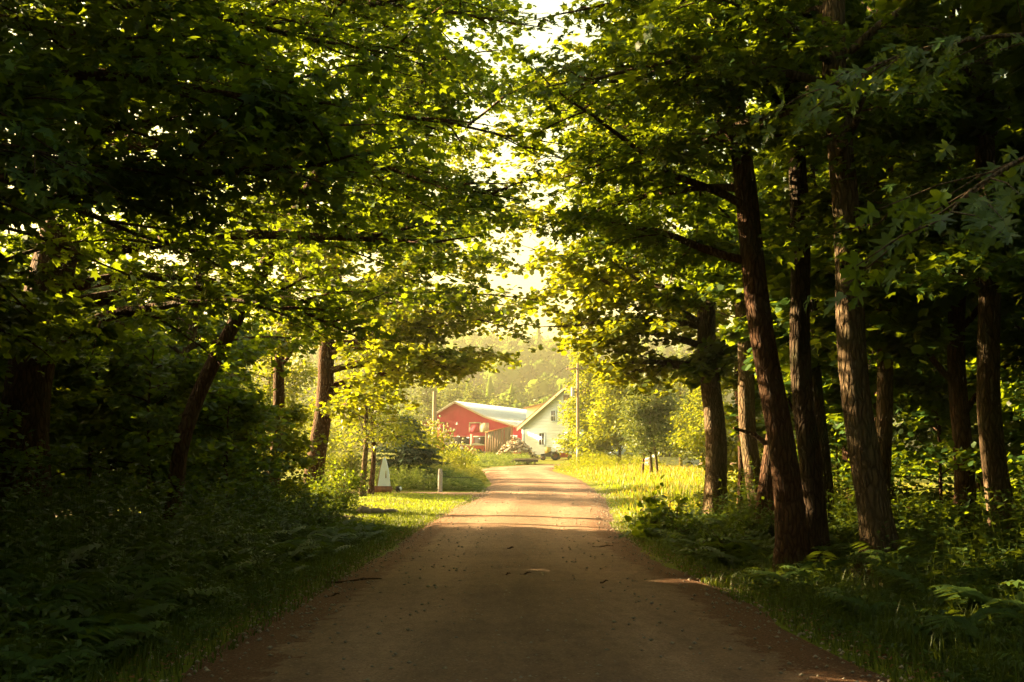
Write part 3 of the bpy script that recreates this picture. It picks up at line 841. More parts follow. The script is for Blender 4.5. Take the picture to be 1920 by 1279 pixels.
def weeds(rg, P, h, nl, ll, T=OVAL, mb=None):
    """upright stems carrying nl leaves each"""
    mb = mb or MB()
    n = len(P)
    a = rg.uniform(0, 6.283, n); lean = np.stack([np.cos(a), np.sin(a), a * 0], 1) * (h * .22)[:, None]
    top = P + lean; top[:, 2] += h
    s = np.array([.004, 0, 0])
    mb.soup(np.stack([P - s, P + s, top + s * .5, top - s * .5], 1))
    f = np.tile(np.linspace(.15, 1, nl), (n, 1)) + rg.normal(0, .03, (n, nl))
    az = a[:, None] + np.arange(nl) * 2.4 + rg.normal(0, .3, (n, nl))
    pos = P[:, None] + (top - P)[:, None] * f[..., None]
    tip = np.stack([np.cos(az), np.sin(az), .35 + rg.normal(0, .3, az.shape)], -1)
    nr = rg.normal(0, .3, (n, nl, 3)); nr[..., 2] += 1
    sz = ll[:, None] * (1.15 - .5 * f) * rg.uniform(.7, 1.2, f.shape)
    mb.soup(leaf_polys(T, pos.reshape(-1, 3), tip.reshape(-1, 3), nr.reshape(-1, 3), sz.ravel()))
    return mb

def ferns(rg, P, R_, mb=None, nf=7, npair=11):
    mb = mb or MB()
    for p, r in zip(P, R_):
        a0 = rg.uniform(0, 6.28)
        pos, tip, nr, sz = [], [], [], []
        for k in range(nf):
            az = a0 + k * 6.283 / nf + rg.normal(0, .2)
            L = r * rg.uniform(.8, 1.15); rise = rg.uniform(.6, .95)
            u = np.linspace(.12, 1, npair)
            d = np.array([math.cos(az), math.sin(az), 0]); sd = np.array([-d[1], d[0], 0])
            c = p + d * (L * u * .85)[:, None] + np.array([0, 0, 1]) * (L * rise * (u * 1.5 - u * u * 1.05))[:, None]
            w = L * .30 * np.sin(np.clip(u * .95 + .12, 0, 1) * math.pi) ** .8 + .02
            for s_ in (1, -1):
                pos.append(c); tip.append(np.tile(sd * s_ + d * .35 + np.array([0, 0, -.15]), (npair, 1)))
                nr.append(np.tile((0, 0, 1.), (npair, 1)) + d * .3); sz.append(w)
        mb.soup(leaf_polys(OVAL * np.array([.7, 1, 1]), np.concatenate(pos), np.concatenate(tip), np.concatenate(nr), np.concatenate(sz)))
    return mb

def scatter(rg, n, off, ys, side, power=1.0):
    y = ys[0] + (ys[1] - ys[0]) * rg.random(n) ** power
    x = road_x(y) + side * rg.uniform(off[0], off[1], n)
    return np.stack([x, y, H(x, y)], 1)

rg = np.random.default_rng(5)
for side, lab in ((-1, 'left'), (1, 'right')):
    end = 44 if side < 0 else 37
    # grass on the verge
    P = scatter(rg, 13000, (2.75, 4.6), (7.5, end), side)
    keepm = vnoise(P[:, 0], P[:, 1], 1.1, 31) > .1
    P = P[keepm]
    off = np.abs(P[:, 0] - road_x(P[:, 1]))
    hh = (.08 + .22 * np.clip((off - 2.8) / 1.2, 0, 1) * np.clip((36 - P[:, 1]) / 5, .15, 1)) * rg.uniform(.6, 1.5, len(P))
    o = blades(rg, P, hh, rg.uniform(.008, .018, len(P))).build('verge_grass', M['blade'])
    tag(o, 'grass along the %s verge of the shaded road' % lab, 'grass', kind='stuff')
    # ferns
    P = scatter(rg, 210, (3.7, 7.2), (8, end - 3), side)
    P = P[(P[:, 1] < 32) | (side > 0)]
    o = ferns(rg, P, rg.uniform(.45, 1.0, len(P))).build('fern_undergrowth', M['weed'])
    tag(o, 'ferns spreading under the trees %s of the road' % lab, 'fern', kind='stuff')
    # leafy weeds
    P = scatter(rg, 2700, (3.15, 8.4), (7.5, end), side)
    off = np.abs(P[:, 0] - road_x(P[:, 1]))
    keepm = (vnoise(P[:, 0], P[:, 1], 1.6, 33) > .3) & ((P[:, 1] < 33.5) | (off > 6.2) | (side > 0))
    P, off = P[keepm], off[keepm]
    hh = np.clip(.14 + .27 * (off - 3.15), .14, 1.0) * (.3 + 1.25 * vnoise(P[:, 0], P[:, 1], 2.4, 61)) * rg.uniform(.6, 1.4, len(P))
    o = weeds(rg, P, hh, 12, .08 + .06 * hh + rg.uniform(0, .06, len(P))).build('undergrowth', M['weed'])
    tag(o, 'leafy weeds and seedlings covering the bank %s of the road' % lab, 'undergrowth', kind='stuff')
    # dead leaves and needles swept to the edge of the road
    P = scatter(rg, 7000, (1.9, 3.8), (8, 36), side)
    off = np.abs(P[:, 0] - road_x(P[:, 1]))
    P = P[rg.random(len(P)) < np.exp(-((off - 3.05) / .3) ** 2) * (.3 + vnoise(P[:, 0], P[:, 1], 1.2, 51)) + .012]
    P[:, 2] = prof(P[:, 1]) + .045 + rg.uniform(0, .02, len(P))
    tip = rg.normal(0, 1, (len(P), 3)); tip[:, 2] *= .25
    nr = rg.normal(0, .4, (len(P), 3)); nr[:, 2] += 1
    o = MB().soup(leaf_polys(OVAL, P, tip, nr, rg.uniform(.02, .06, len(P)))).build('leaf_litter', M['litter'])
    tag(o, 'reddish dead leaves swept along the %s edge of the road' % lab, 'litter', kind='stuff')
    # loose stones along the edge
    P = scatter(rg, 4600, (0, 3.5), (8.5, 62), side, 1.3)
    off = np.abs(P[:, 0] - road_x(P[:, 1]))
    P = P[rg.random(len(P)) < np.exp(-((off - 2.75) / .35) ** 2) + .16]
    P[:, 2] = prof(P[:, 1]) + .03 + .03 * (1 - (np.abs(P[:, 0] - road_x(P[:, 1])) / 3) ** 2)
    s = rg.uniform(.008, .026, len(P)) * (1 + P[:, 1] / 60)
    oc = np.array([(1, 0, 0), (0, 1, 0), (-1, 0, 0), (0, -1, 0), (0, 0, .7), (0, 0, -.5)], float)
    v = P[:, None] + s[:, None, None] * oc[None] * rg.uniform(.6, 1.2, (len(P), 6, 1))
    fc = np.array([(0, 1, 4), (1, 2, 4), (2, 3, 4), (3, 0, 4), (1, 0, 5), (2, 1, 5), (3, 2, 5), (0, 3, 5)])
    o = MB().add(v.reshape(-1, 3), (np.arange(len(P))[:, None, None] * 6 + fc).reshape(-1, 3)).build('gravel', M['pebble'])
    tag(o, 'loose stones along the %s edge of the road' % lab, 'gravel', kind='stuff')

# tall seed grass at the lower right
P = scatter(rg, 3800, (3.4, 6.0), (8, 16), 1)
o = blades(rg, P, rg.uniform(.25, .6, len(P)), rg.uniform(.006, .012, len(P)), .3).build('tall_grass', M['blade'])
tag(o, 'tall dark grass with bent tips on the bank at the lower right', 'grass', kind='stuff')

# lawn, golden field, far verges
n = 26000
P = np.stack([rg.uniform(-13, -1.5, n), rg.uniform(32, 56, n), np.zeros(n)], 1)
P = P[(dist_path(P[:, 0], P[:, 1], ROAD) > 3.0) & (dist_path(P[:, 0], P[:, 1], DRIVE) > 1.3)]
P[:, 2] = H(P[:, 0], P[:, 1])
o = blades(rg, P, rg.uniform(.03, .09, len(P)), rg.uniform(.015, .03, len(P))).build('lawn_grass', M['lawn'])
tag(o, 'short bright lawn grass left of the sunlit road', 'grass', kind='stuff')
n = 26000
P = np.stack([rg.uniform(3.5, 20, n), 33 + 62 * rg.random(n) ** 1.2, np.zeros(n)], 1)
d = dist_path(P[:, 0], P[:, 1], ROAD)
ok = (d > 3.1) & (rg.random(n) < .25 + vnoise(P[:, 0], P[:, 1], 2.5, 41)) & ~((P[:, 1] < 37) & (P[:, 0] > 5))
P, d = P[ok], d[ok]
P[:, 2] = H(P[:, 0], P[:, 1])
hh = np.clip(.08 + .17 * (d - 3.1), .08, .48) * rg.uniform(.6, 1.25, len(P))
g = rg.random(len(P)) < .02 + .5 * vnoise(P[:, 0], P[:, 1], 4, 42)
o = blades(rg, P[g], hh[g], rg.uniform(.02, .045, g.sum()), .25).build('golden_grass', M['gold'])
tag(o, 'tall golden grass in the field right of the sunlit road', 'grass', kind='stuff')
o = blades(rg, P[~g], hh[~g] * .85, rg.uniform(.02, .045, (~g).sum()), .25).build('meadow_grass', M['lawn'])
tag(o, 'bright green grass mixed through the field right of the road', 'grass', kind='stuff')

# pale weeds on the left beyond the driveway
def weed_mass(name, label, n, xr, yr, hr, mat, ll=.16, nl=13, dr=3.15):
    P = np.stack([rg.uniform(*xr, n), rg.uniform(*yr, n), np.zeros(n)], 1)
    ok = (dist_path(P[:, 0], P[:, 1], ROAD) > dr) & (dist_path(P[:, 0], P[:, 1], DRIVE) > 1.5)
    P = P[ok]
    P[:, 2] = H(P[:, 0], P[:, 1])
    d = dist_path(P[:, 0], P[:, 1], ROAD) - dr
    hh = (hr[0] + (hr[1] - hr[0]) * vnoise(P[:, 0], P[:, 1], 1.5, 44) ** .8) * np.clip(.25 + d / 2.6, .25, 1) * rg.uniform(.75, 1.2, len(P))
    o = weeds(rg, P, hh, nl, ll * rg.uniform(.6, 1.5, len(P)), LANCE * np.array([1.3, 1, 1])).build(name, mat)
    return tag(o, label, 'weeds', kind='stuff')
weed_mass('tall_weeds', 'feathery pale green weeds behind the granite post', 1500, (-6.9, -1.0), (59.2, 66), (.45, 1.25), M['weed_pale'])
weed_mass('tall_weeds', 'yellow green weeds sloping from the spruce to the road bend', 1500, (-7, -.5), (66, 90), (.6, 1.7), M['weed_gold'], .2)
weed_mass('tall_weeds', 'grass and weeds in front of the red barn and the log pile', 1500, (-9, 2.5), (104, 131), (.25, .8), M['weed_pale'], .22, 10)
weed_mass('tall_weeds', 'yellow weeds around the foot of the tall utility pole', 900, (4, 14), (90, 112), (.5, 1.3), M['leaf_sunlit'], .2)

# ------------------------------------------------------------------ lawn things
post = empty('granite_post', tuple(at(825, 921, 58.5)))
b = MB()
zz = np.linspace(-.15, 1.08, 8)
for k in range(7):
    pass
prof_p = [(-.105, -.09), (.105, -.09), (.11, .09), (-.10, .09)]
V = [[(x * (1 + .05 * math.sin(3 * z + i)) + .015 * z, y, z) for i, (x, y) in enumerate(prof_p)] for z in zz]
V[-1] = [(x * .8, y * .8, z + .02 * (i % 2)) for i, (x, y, z) in enumerate(V[-1])]
V = np.array(V).reshape(-1, 3)
b.add(V, [[4 * r + c, 4 * r + (c + 1) % 4, 4 * r + 4 + (c + 1) % 4, 4 * r + 4 + c] for r in range(7) for c in range(4)])
b.add(V[-4:], [[0, 1, 2, 3]])
b.build('shaft', M['granite'], post)
MB().tube([(.1, 0, .72), (.9, .3, .66), (1.6, .6, .68)], .012, 4).build('wire', M['wire'], post)
tag(post, 'upright grey granite post beside the driveway entrance', 'post')

orn = empty('pointed_lawn_ornament', tuple(at(720, 924, 57)))
b = MB()
w = [(-.30, .32), (.30, .32), (.22, 1.0), (.10, 1.52), (.02, 1.68), (-.06, 1.64), (-.16, 1.2)]
b.prism(w, -.10, .16)
b.build('pale_board', M['white'], orn)
MB().prism([(-.36, .3), (-.302, .3), (-.165, 1.2), (-.07, 1.64), (-.12, 1.6), (-.24, 1.1)], -.06, .22).build('edge_board', M['old_wood'], orn)
MB().box((-.46, -.22, -.1), (.38, .26, .315)).build('base_block', M['rust'], orn)
MB().prism([(.06, .7), (.12, .7), (.10, 1.05), (.08, 1.05)], -.112, -.09).build('slot', M['old_wood'], orn)
tag(orn, 'pale pointed upright board on a brown base at the edge of the lawn', 'ornament')

def uv_ball(mb, c, r, nseg=12, nring=8, sq=(1, 1, 1), jitter=0, rg=None):
    th = np.linspace(0, math.pi, nring + 1); ph = np.linspace(0, 2 * math.pi, nseg, endpoint=False)
    v = np.array([[(math.sin(t) * math.cos(p), math.sin(t) * math.sin(p), math.cos(t)) for p in ph] for t in th])
    rr = np.ones(v.shape[:2])
    if jitter:
        rr = 1 + jitter * rg.normal(0, 1, rr.shape); rr[0] = rr[0, 0]; rr[-1] = rr[-1, 0]
    v = v * rr[..., None] * np.array(sq) * r + np.array(c)
    f = [[i * nseg + j, (i + 1) * nseg + j, (i + 1) * nseg + (j + 1) % nseg, i * nseg + (j + 1) % nseg] for i in range(nring) for j in range(nseg)]
    return mb.add(v.reshape(-1, 3), f)
ball = empty('garden_float', tuple(at(747, 922, 56.5) + Vector((0, 0, .12))))
uv_ball(MB(), (0, 0, 0), .15).build('dark_shell', M['rubber'], ball, True)
uv_ball(MB(), (.1, -.06, .02), .09, sq=(.8, .8, 1.1)).build('white_end', M['white'], ball, True)
tag(ball, 'small black and white ball lying on the lawn by the ornament', 'ball')

for px, py, d, s, sq, lab in ((681, 966, 41.5, .24, (1.1, .8, .8), 'squat rounded boulder at the left end of the lawn stones'),
                              (703, 968, 41.8, .24, (1.4, .8, .55), 'long low boulder between the two other lawn stones'),
                              (731, 966, 42.2, .22, (1.3, .8, .45), 'flat pale boulder at the right end of the lawn stones')):
    p = at(px, py, d)
    o = uv_ball(MB(), (0, 0, 0), s, 14, 9, sq, .07, rg).build('boulder', M['stone'], None, True)
    o.location = (p.x, p.y, float(H(p.x, p.y)) + s * sq[2] * .35)
    tag(o, lab, 'boulder', 'stones on the lawn')

# two thin lawn trees, spruce, bushes
def far_tree(seed, px, d, h, r, low, leafs, label, mats=('bark', 'leaf_far'), leaf=.2, name='deciduous_tree', trunk_r=.12, stems=None, bias=None, bw=0, x=None):
    xx = (px - 948) / F * d if x is None else x
    return make_tree(seed, on(xx, d), [(0, 0, 0, trunk_r), (.05, 0, h * .5, trunk_r * .7), (.1, 0, h, .02)], (low, h * .95), 24, r, bias, bw, leafs, leaf, OVAL * np.array([1.25, 1, 1]), mats=mats,
                     el=(15, 60), twigs=False, name=name, label=label, flat=leaf * 1.1, jit=leaf * 1.2)
far_tree(61, 684, 52.6, 8.5, 2.6, 1.9, 5200, 'thin lawn tree with a pale trunk left of the pointed ornament', ('bark_grey', 'leaf_sunlit'), .17, trunk_r=.13)
far_tree(62, 699, 54.5, 8.0, 2.4, 1.9, 4600, 'second thin lawn tree, close behind the pale trunk', ('bark', 'leaf_sunlit'), .17, trunk_r=.12)

def spruce(px, d, h, r, label):
    rg = np.random.default_rng(17)
    x = (px - 948) / F * d
    root = empty('spruce_tree', on(x, d))
    MB().tube([(0, 0, -.2), (0, 0, h)], [.09, .01], 8).build('trunk', M['bark'], root, True)
    pos, tip, nr, sz = [], [], [], []
    lim = MB()
    for k in range(130):
        u = rg.random() ** .9
        z = .12 * h + u * h * .86
        L = r * (1 - u) ** .75 * rg.uniform(.7, 1.1) + .15
        az = rg.uniform(0, 6.28)
        pl = path(rg, (0, 0, z), az, R(12), L, 6, .28, .05)
        lim.tube(pl, np.linspace(.010, .003, 7), 4, cap=False)
        m = int(60 * L) + 12
        w = rg.random(m) * 6
        i0 = np.minimum(w.astype(int), 5); p = pl[i0] + (pl[i0 + 1] - pl[i0]) * (w - i0)[:, None]
        sd = np.array([-math.sin(az), math.cos(az), 0]) * rg.choice([-1, 1], m)[:, None]
        spread = (1 - w / 7)[:, None] * .38 * L * rg.random((m, 1))
        pos.append(p + sd * spread + rg.normal(0, .03, (m, 3)) - np.array([0, 0, .12]) * spread)
        tip.append(sd * .7 + norm(pl[-1] - pl[0]) + np.array([0, 0, -.35]) + rg.normal(0, .2, (m, 3)))
        q = rg.normal(0, .3, (m, 3)); q[:, 2] += 1; nr.append(q)
        sz.append(rg.uniform(.2, .34, m))
    lim.build('boughs', M['bark'], root)
    cr = MB().soup(leaf_polys(LANCE, np.concatenate(pos), np.concatenate(tip), np.concatenate(nr), np.concatenate(sz))).build('crown', M['needle'], root)
    cr['kind'] = 'stuff'
    tag(root, label, 'spruce')
spruce(762, 62.5, 3.9, 2.3, 'dark spruce with drooping boughs behind the granite post')

def bush(seed, px, d, h, r, leafs, label, mat='leaf_sunlit', leaf=.13, flowers=0, name='leafy_bush', T=OVAL, cat='bush', x=None, split=0, stems=9):
    rg = np.random.default_rng(seed)
    xx = (px - 948) / F * d if x is None else x
    base = on(xx, d)
    root = empty(name, base)
    TB, TD = [], []
    for k in range(stems):
        az = rg.uniform(0, 6.28); e = R(rg.uniform(45, 88)); L = h * rg.uniform(.7, 1.08)
        st = path(rg, (rg.normal(0, .12 * r), rg.normal(0, .12 * r), -.1), az, e, L, 8, .35, .1)
        ex = np.hypot(st[-1, 0], st[-1, 1])
        st[:, :2] *= min(1.0, r / max(ex, .01))
        b = MB().tube(st, np.linspace(.02, .006, 9), 5)
        for j in range(12):
            i0 = int(rg.integers(1, 8))
            sp = path(rg, st[i0], rg.uniform(0, 6.28), R(rg.uniform(-10, 50)), rg.uniform(.25, .6) * r, 4, .2, .15)
            b.tube(sp, [.007, .006, .005, .004, .003], 3, cap=False)
            for q in sp[1:]:
                TB.append(q); TD.append(norm(sp[-1] - sp[0]))
        b.build('stem', M['bark'], root)
    TB, TD = np.array(TB), np.array(TD)
    i = rg.integers(0, len(TB), leafs)
    pos = TB[i] + rg.normal(0, .09 * max(r, .8), (leafs, 3))
    pos[:, 2] = np.maximum(pos[:, 2], .05)
    tip = TD[i] + rg.normal(0, .6, (leafs, 3)); tip[:, 2] -= .25
    nr = rg.normal(0, .45, (leafs, 3)); nr[:, 2] += 1
    sz = leaf * rg.uniform(.6, 1.2, leafs)
    if split:
        _, _, dep = project(pos + np.array(base))
        pick = np.argsort(dep - pos[:, 2] * .3)[:split]
        proto = MB().soup((T * np.array([1.2, 1, 1]))[None]).mesh('leaf', M[mat])
        y = norm(tip); x_ = norm(np.cross(y, nr)); z = np.cross(x_, y)
        for m in pick:
            o = bpy.data.objects.new('leaf', proto); C.objects.link(o)
            o.matrix_basis = Matrix([[x_[m][q] * sz[m], y[m][q] * sz[m], z[m][q] * sz[m], pos[m][q]] for q in range(3)] + [[0, 0, 0, 1]])
            o.parent = root
        rest = np.ones(leafs, bool); rest[pick] = False
        pos, tip, nr, sz = pos[rest], tip[rest], nr[rest], sz[rest]
    cr = MB().soup(leaf_polys(T * np.array([1.2, 1, 1]), pos, tip, nr, sz)).build('crown', M[mat], root)
    cr['kind'] = 'stuff'
    if flowers:
        up = pos[np.argsort(-pos[:, 2] - .5 * pos[:, 0])[:flowers * 6:6]]
        fb = MB()
        for p in up:
            uv_ball(fb, p + np.array([0, 0, .06]), rg.uniform(.05, .09), 5, 3)
        fb.build('blossoms', M['flower'], root)['kind'] = 'stuff'
    tag(root, label, cat)
    return root
HEART = np.array([(0, 0, 0), (.28, -.08, .03), (.46, .2, .03), (.30, .62, -.03), (0, 1.05, -.16), (-.30, .62, -.03), (-.46, .2, .03), (-.28, -.08, .03)])
bush(71, 795, 72, 4.0, 2.2, 5200, 'yellow flowering bush between the spruce and the left utility pole', 'leaf_sunlit', .17, 46, 'flowering_bush')
bush(72, 838, 76, 2.7, 2.0, 3600, 'low yellow bush sloping down in front of the dark barn doors', 'leaf_sunlit', .17, 20, 'flowering_bush')
bush(73, 1243, 30, 1.35, 1.0, 700, 'broad leaved shrub in front of the golden grass on the right verge', 'leaf', .17, 0, 'broadleaf_shrub', HEART, 'shrub', split=220, stems=12)
bush(74, 632, 42, 1.7, 1.0, 2600, 'dark shrub at the foot of the stout maple by the lawn', 'leaf', .12)
bush(75, 1420, 24, .9, .8, 1500, 'low bush at the foot of the paired reddish trunks', 'weed', .12)
bush(76, 590, 30, .9, .9, 1700, 'low bush catching light on the left verge', 'weed', .12)
bush(79, 1300, 28, .8, .9, 1500, 'leafy bush on the right verge between the broad leaved shrub and the stump', 'weed', .13)
bush(80, 1345, 22.5, .7, .9, 1500, 'low leafy bush nearest the road in front of the paired reddish trunks', 'weed', .12)
bush(70, 1235, 33.5, .7, .8, 1200, 'small leafy bush where the right verge meets the golden grass', 'weed', .12)
bush(77, 650, 63, 2.4, 2.0, 4200, 'golden bush at the left end of the lawn behind the thin trees', 'leaf_sunlit', .17)
bush(78, 612, 88, 5.0, 2.8, 4200, 'tall sunlit bush far behind the stout maple', 'leaf_sunlit', .18)

# trees right of the utility pole
far_tree(81, 1101, 110, 10.4, 3.3, .4, 13000, 'bright yellow green tree hiding the right side of the white house', ('bark', 'leaf_sunlit'), .33)
far_tree(82, 1160, 101, 9.0, 3.4, .6, 12000, 'rounded tree between the bright tree and the grey field tree', ('bark', 'leaf_sunlit'), .33)
def multi(seed, px, d, h, label):
    xx = (px - 948) / F * d
    root = far_tree(seed, px, d, h, 2.7, 1.4, 10000, label, ('bark_grey', 'leaf_far'), .25, trunk_r=.1)
    for k, dx in enumerate((-.55, .5)):
        MB().tube([(dx, .1 * k, -.2), (dx * .8, 0, 1.2), (dx * .3, 0, 3.2)], [.10, .085, .05], 8).build('trunk', M['bark_grey'], root, True)
multi(83, 1218, 79, 6.2, 'greyish field tree with three thin trunks right of the road')
far_tree(84, 1275, 92, 8.5, 3.2, .8, 9000, 'hazy tree behind the straight grey trunk of the right row', ('bark', 'leaf_far'), .24)
far_tree(85, 1330, 75, 7.5, 3.0, .8, 9000, 'leafy tree seen right of the straight grey trunk', ('bark', 'leaf_sunlit'), .22)
far_tree(86, 505, 68, 11.0, 4.2, .8, 11000, 'tall sunlit tree filling the gap left of the stout maple', ('bark', 'leaf_sunlit'), .27, trunk_r=.16)
far_tree(87, 400, 60, 10.5, 4.0, .8, 10000, 'sunlit tree glowing behind the long leaning trunk', ('bark', 'leaf_sunlit'), .26, trunk_r=.16)
# hedgerow trees out in the fields, seen through the gaps
k = 0
for x, y, h in ((-44, 44, 7), (-64, 60, 7), (-60, 84, 7), (-24, 104, 8), (-50, 36, 8), (-18, 120, 9), (30, 46, 8), (38, 62, 9), (34, 80, 8), (44, 40, 9), (26, 104, 9), (20, 120, 9)):
    if k == 0:
        hp = far_tree(90, 0, y, 9, 3.2, 1.0, 4500, None, ('bark', 'leaf_far'), .26, x=x)
        o = hp
    else:
        o = copy_tree(hp)
        o.location = on(x, y); o.rotation_euler = (0, 0, k * 1.3)
        o.scale = (h / 9,) * 3
    tag(o, 'field tree glimpsed between the trunks beyond the %s woods' % ('left' if x < 0 else 'right'), 'tree', 'field trees beyond the %s woods' % ('left' if x < 0 else 'right'))
    k += 1
# trees behind the barn
far_tree(95, 842, 205, 13.5, 5.2, 1.5, 4200, 'dark tree rising behind the left end of the red barn', ('bark', 'leaf_far'), .6, trunk_r=.25)
far_tree(96, 888, 210, 12.5, 5.0, 1.5, 4200, 'round dark tree behind the barn ridge', ('bark', 'leaf_far'), .6, trunk_r=.25)
far_tree(97, 936, 230, 12.0, 4.6, 1.5, 3600, 'low dark tree behind the barn roof near the dormer', ('bark', 'leaf_far'), .6, trunk_r=.25)
far_tree(98, 800, 190, 12.5, 5.0, 1.5, 3600, 'hazy tree behind the left utility pole', ('bark', 'leaf_far'), .6, trunk_r=.25)
far_tree(99, 1010, 240, 10.5, 4.6, 1.5, 3600, 'hazy tree above the dormer of the white house', ('bark', 'leaf_far'), .6, trunk_r=.25)

# forest on the hill
rg = np.random.default_rng(123)
fmb = MB()
cnt = 0
quad = OVAL * np.array([1.6, 1, 1])
fx, fy = [], []
while len(fx) < 820:
    y = 246 + 390 * rg.random() ** 1.25
    near = rg.random() < .62
    x = rg.uniform(-.16, .14) * y if near else rg.uniform(-.52, .52) * y
    fx.append(x); fy.append(y)
fx, fy = np.array(fx), np.array(fy); fz_ = hill_z(fx, fy)
for x, y, z in zip(fx, fy, fz_):
    h = rg.uniform(9, 16)
    nseg, nring = 9, 6
    tt = np.linspace(0, math.pi, nring + 1)[:, None]; pp = np.linspace(0, 2 * math.pi, nseg, endpoint=False)[None]
    if rg.random() < .14:      # conifer
        h *= 1.2
        u = 1 - tt / math.pi
        r = (1 - u) ** .9 * h * .19 * (1 + .45 * ((np.arange(nring + 1) % 2)[:, None] - .5)) * rg.uniform(.8, 1.2, (nring + 1, nseg))
        V = np.stack([x + r * np.cos(pp), y + r * np.sin(pp), z + h * (.04 + .98 * u) + 0 * pp], -1)
        m = 110; q = rg.random(m) ** .75
        a = rg.uniform(0, 6.283, m); rr = (1 - q) * h * .23 + .2
        pos = np.stack([x + rr * np.cos(a) * .75, y + rr * np.sin(a) * .75, z + h * (.06 + .9 * q)], 1)
        tip = np.stack([np.cos(a), np.sin(a), -.45 + 0 * a], 1); nr = np.stack([np.cos(a) * .6, np.sin(a) * .6, 1 + 0 * a], 1)
        sz = rr * .5 + .25
    else:
        R0 = h * rg.uniform(.30, .40)
        rr = R0 * rg.uniform(.66, .98, (nring + 1, nseg)); rr[0] = rr[0].mean(); rr[-1] = rr[-1].mean()
        V = np.stack([x + rr * np.sin(tt) * np.cos(pp), y + rr * np.sin(tt) * np.sin(pp), z + h * .56 + rr * 1.2 * np.cos(tt)], -1)
        m = 140
        a = rg.uniform(0, 6.283, m); c = rg.uniform(-.4, 1, m); s_ = np.sqrt(1 - c * c)
        nr = np.stack([s_ * np.cos(a), s_ * np.sin(a), c], 1)
        pos = np.array([x, y, z + h * .56]) + nr * (R0 * rg.uniform(.72, 1.1, (m, 1))) * np.array([1, 1, 1.2])
        tip = rg.normal(0, 1, (m, 3)); nr = nr + rg.normal(0, .4, (m, 3))
        sz = rg.uniform(.7, 1.4, m)
    f = [[i * nseg + j, (i + 1) * nseg + j, (i + 1) * nseg + (j + 1) % nseg, i * nseg + (j + 1) % nseg] for i in range(nring) for j in range(nseg)]
    fmb.add(V.reshape(-1, 3), f)
    fmb.soup(leaf_polys(quad, pos, tip, nr, sz))
t = NT('forest_canopy')
rnd = t.n('NewGeometry').outputs['Random Per Island']
tone = t.mix(.45, t.noise(.06, 2, .5), rnd)
tree_tone = t.ramp(tone, [(.25, (.034, .070, .008)), (.5, (.075, .115, .010)), (.75, (.135, .150, .012))])
M['forest'] = t.done(t.bsdf(tree_tone, .95, .02))
tag(fmb.build('forest', M['forest']), 'hazy wooded hillside rising behind the farm', 'forest', kind='stuff')

# ------------------------------------------------------------------ farm: barn
BA = R(26)
by, bxp = 150.0, (855 - 948) / F * 150.0
bl = Vector((bxp - 2.81 * math.cos(BA), by + 2.81 * math.sin(BA), 4.45))
barn = empty('red_barn', bl, -BA)
def bu(px, py):
    r = (px - 948) / F
    t_ = (by * r - bxp) / (math.cos(BA) + math.sin(BA) * r)
    dep = by - math.sin(BA) * t_
    return t_ + 2.81, CAM[2] + (894 - py) * dep / F - bl.z
W, DEP = 12.08, 21.0
gable = [(0, -.5), (W, -.5), (W, 3.15), (7.25, 4.60), (2.81, 6.62), (0, 5.22)]
MB().prism(gable, 0, DEP).build('wall', M['red'], barn)
def roof_plane(p, q, name='roof', over=.35, th=.14, seams=True):
    (x0, z0), (x1, z1) = p, q
    d = norm(np.array([x1 - x0, z1 - z0])); nn_ = np.array([-d[1], d[0]])
    if nn_[1] < 0:
        nn_ = -nn_
    lo, hi = np.array(p), np.array(q)
    a, b_ = lo + nn_ * .01, hi + nn_ * .01
    mb = MB().prism([tuple(a), tuple(b_), tuple(b_ + nn_ * th), tuple(a + nn_ * th)], -over, DEP + over)
    if seams:
        for y in np.arange(0, DEP, .9):
            c, e = a + nn_ * th, b_ + nn_ * th
            mb.prism([tuple(c), tuple(e), tuple(e + nn_ * .04), tuple(c + nn_ * .04)], y, y + .05)
    return mb.build(name, M['metal_roof'], barn)
roof_plane((2.81, 6.62), (7.25, 4.60)); roof_plane((7.25, 4.60), (W + .3, 3.06)); roof_plane((-.35, 5.02), (2.81, 6.62))
for p, q in (((2.81, 6.70), (7.25, 4.68)), ((7.25, 4.68), (W + .25, 3.17)), ((-.32, 5.12), (2.81, 6.70))):
    d = norm(np.array(q) - np.array(p)); n_ = np.array([-d[1], d[0]]); n_ = n_ if n_[1] < 0 else -n_
    MB().prism([p, q, tuple(np.array(q) + n_ * .2), tuple(np.array(p) + n_ * .2)], -.42, -.36).build('rake_board', M['trim_grey'], barn)
def rect(parent, mat, x0, y0, x1, y1, name, f, out=.05, inn=.02):
    (u0, z1), (u1, z0) = f(x0, y0), f(x1, y1)
    return MB().box((u0, -out, z0), (u1, inn, z1)).build(name, M[mat], parent)
def framed(px0, py0, px1, py1, name, mat, f, parent, sides='ltr', w=1.6, trim='trim_grey', out=.05):
    p = rect(parent, mat, px0, py0, px1, py1, name, f, out)
    if 't' in sides: rect(p, trim, px0 - w, py0 - w, px1 + w, py0, 'frame_head', f, out + .06)
    if 'l' in sides: rect(p, trim, px0 - w, py0 + .02, px0, py1, 'frame_side', f, out + .055)
    if 'r' in sides: rect(p, trim, px1, py0 + .02, px1 + w, py1, 'frame_side', f, out + .055)
    if 'b' in sides: rect(p, trim, px0 - w, py1 + .02, px1 + w, py1 + w, 'frame_sill', f, out + .058)
    return p
framed(821, 794.5, 832, 818, 'loft_door', 'red', bu, barn, 'tr', 1.7)
framed(882, 794.5, 900, 811, 'hatch_door', 'red', bu, barn, 'ltr', 1.7)
sh = rect(barn, 'trim_grey', 902, 794, 917, 811, 'grey_shutter', bu, .14)
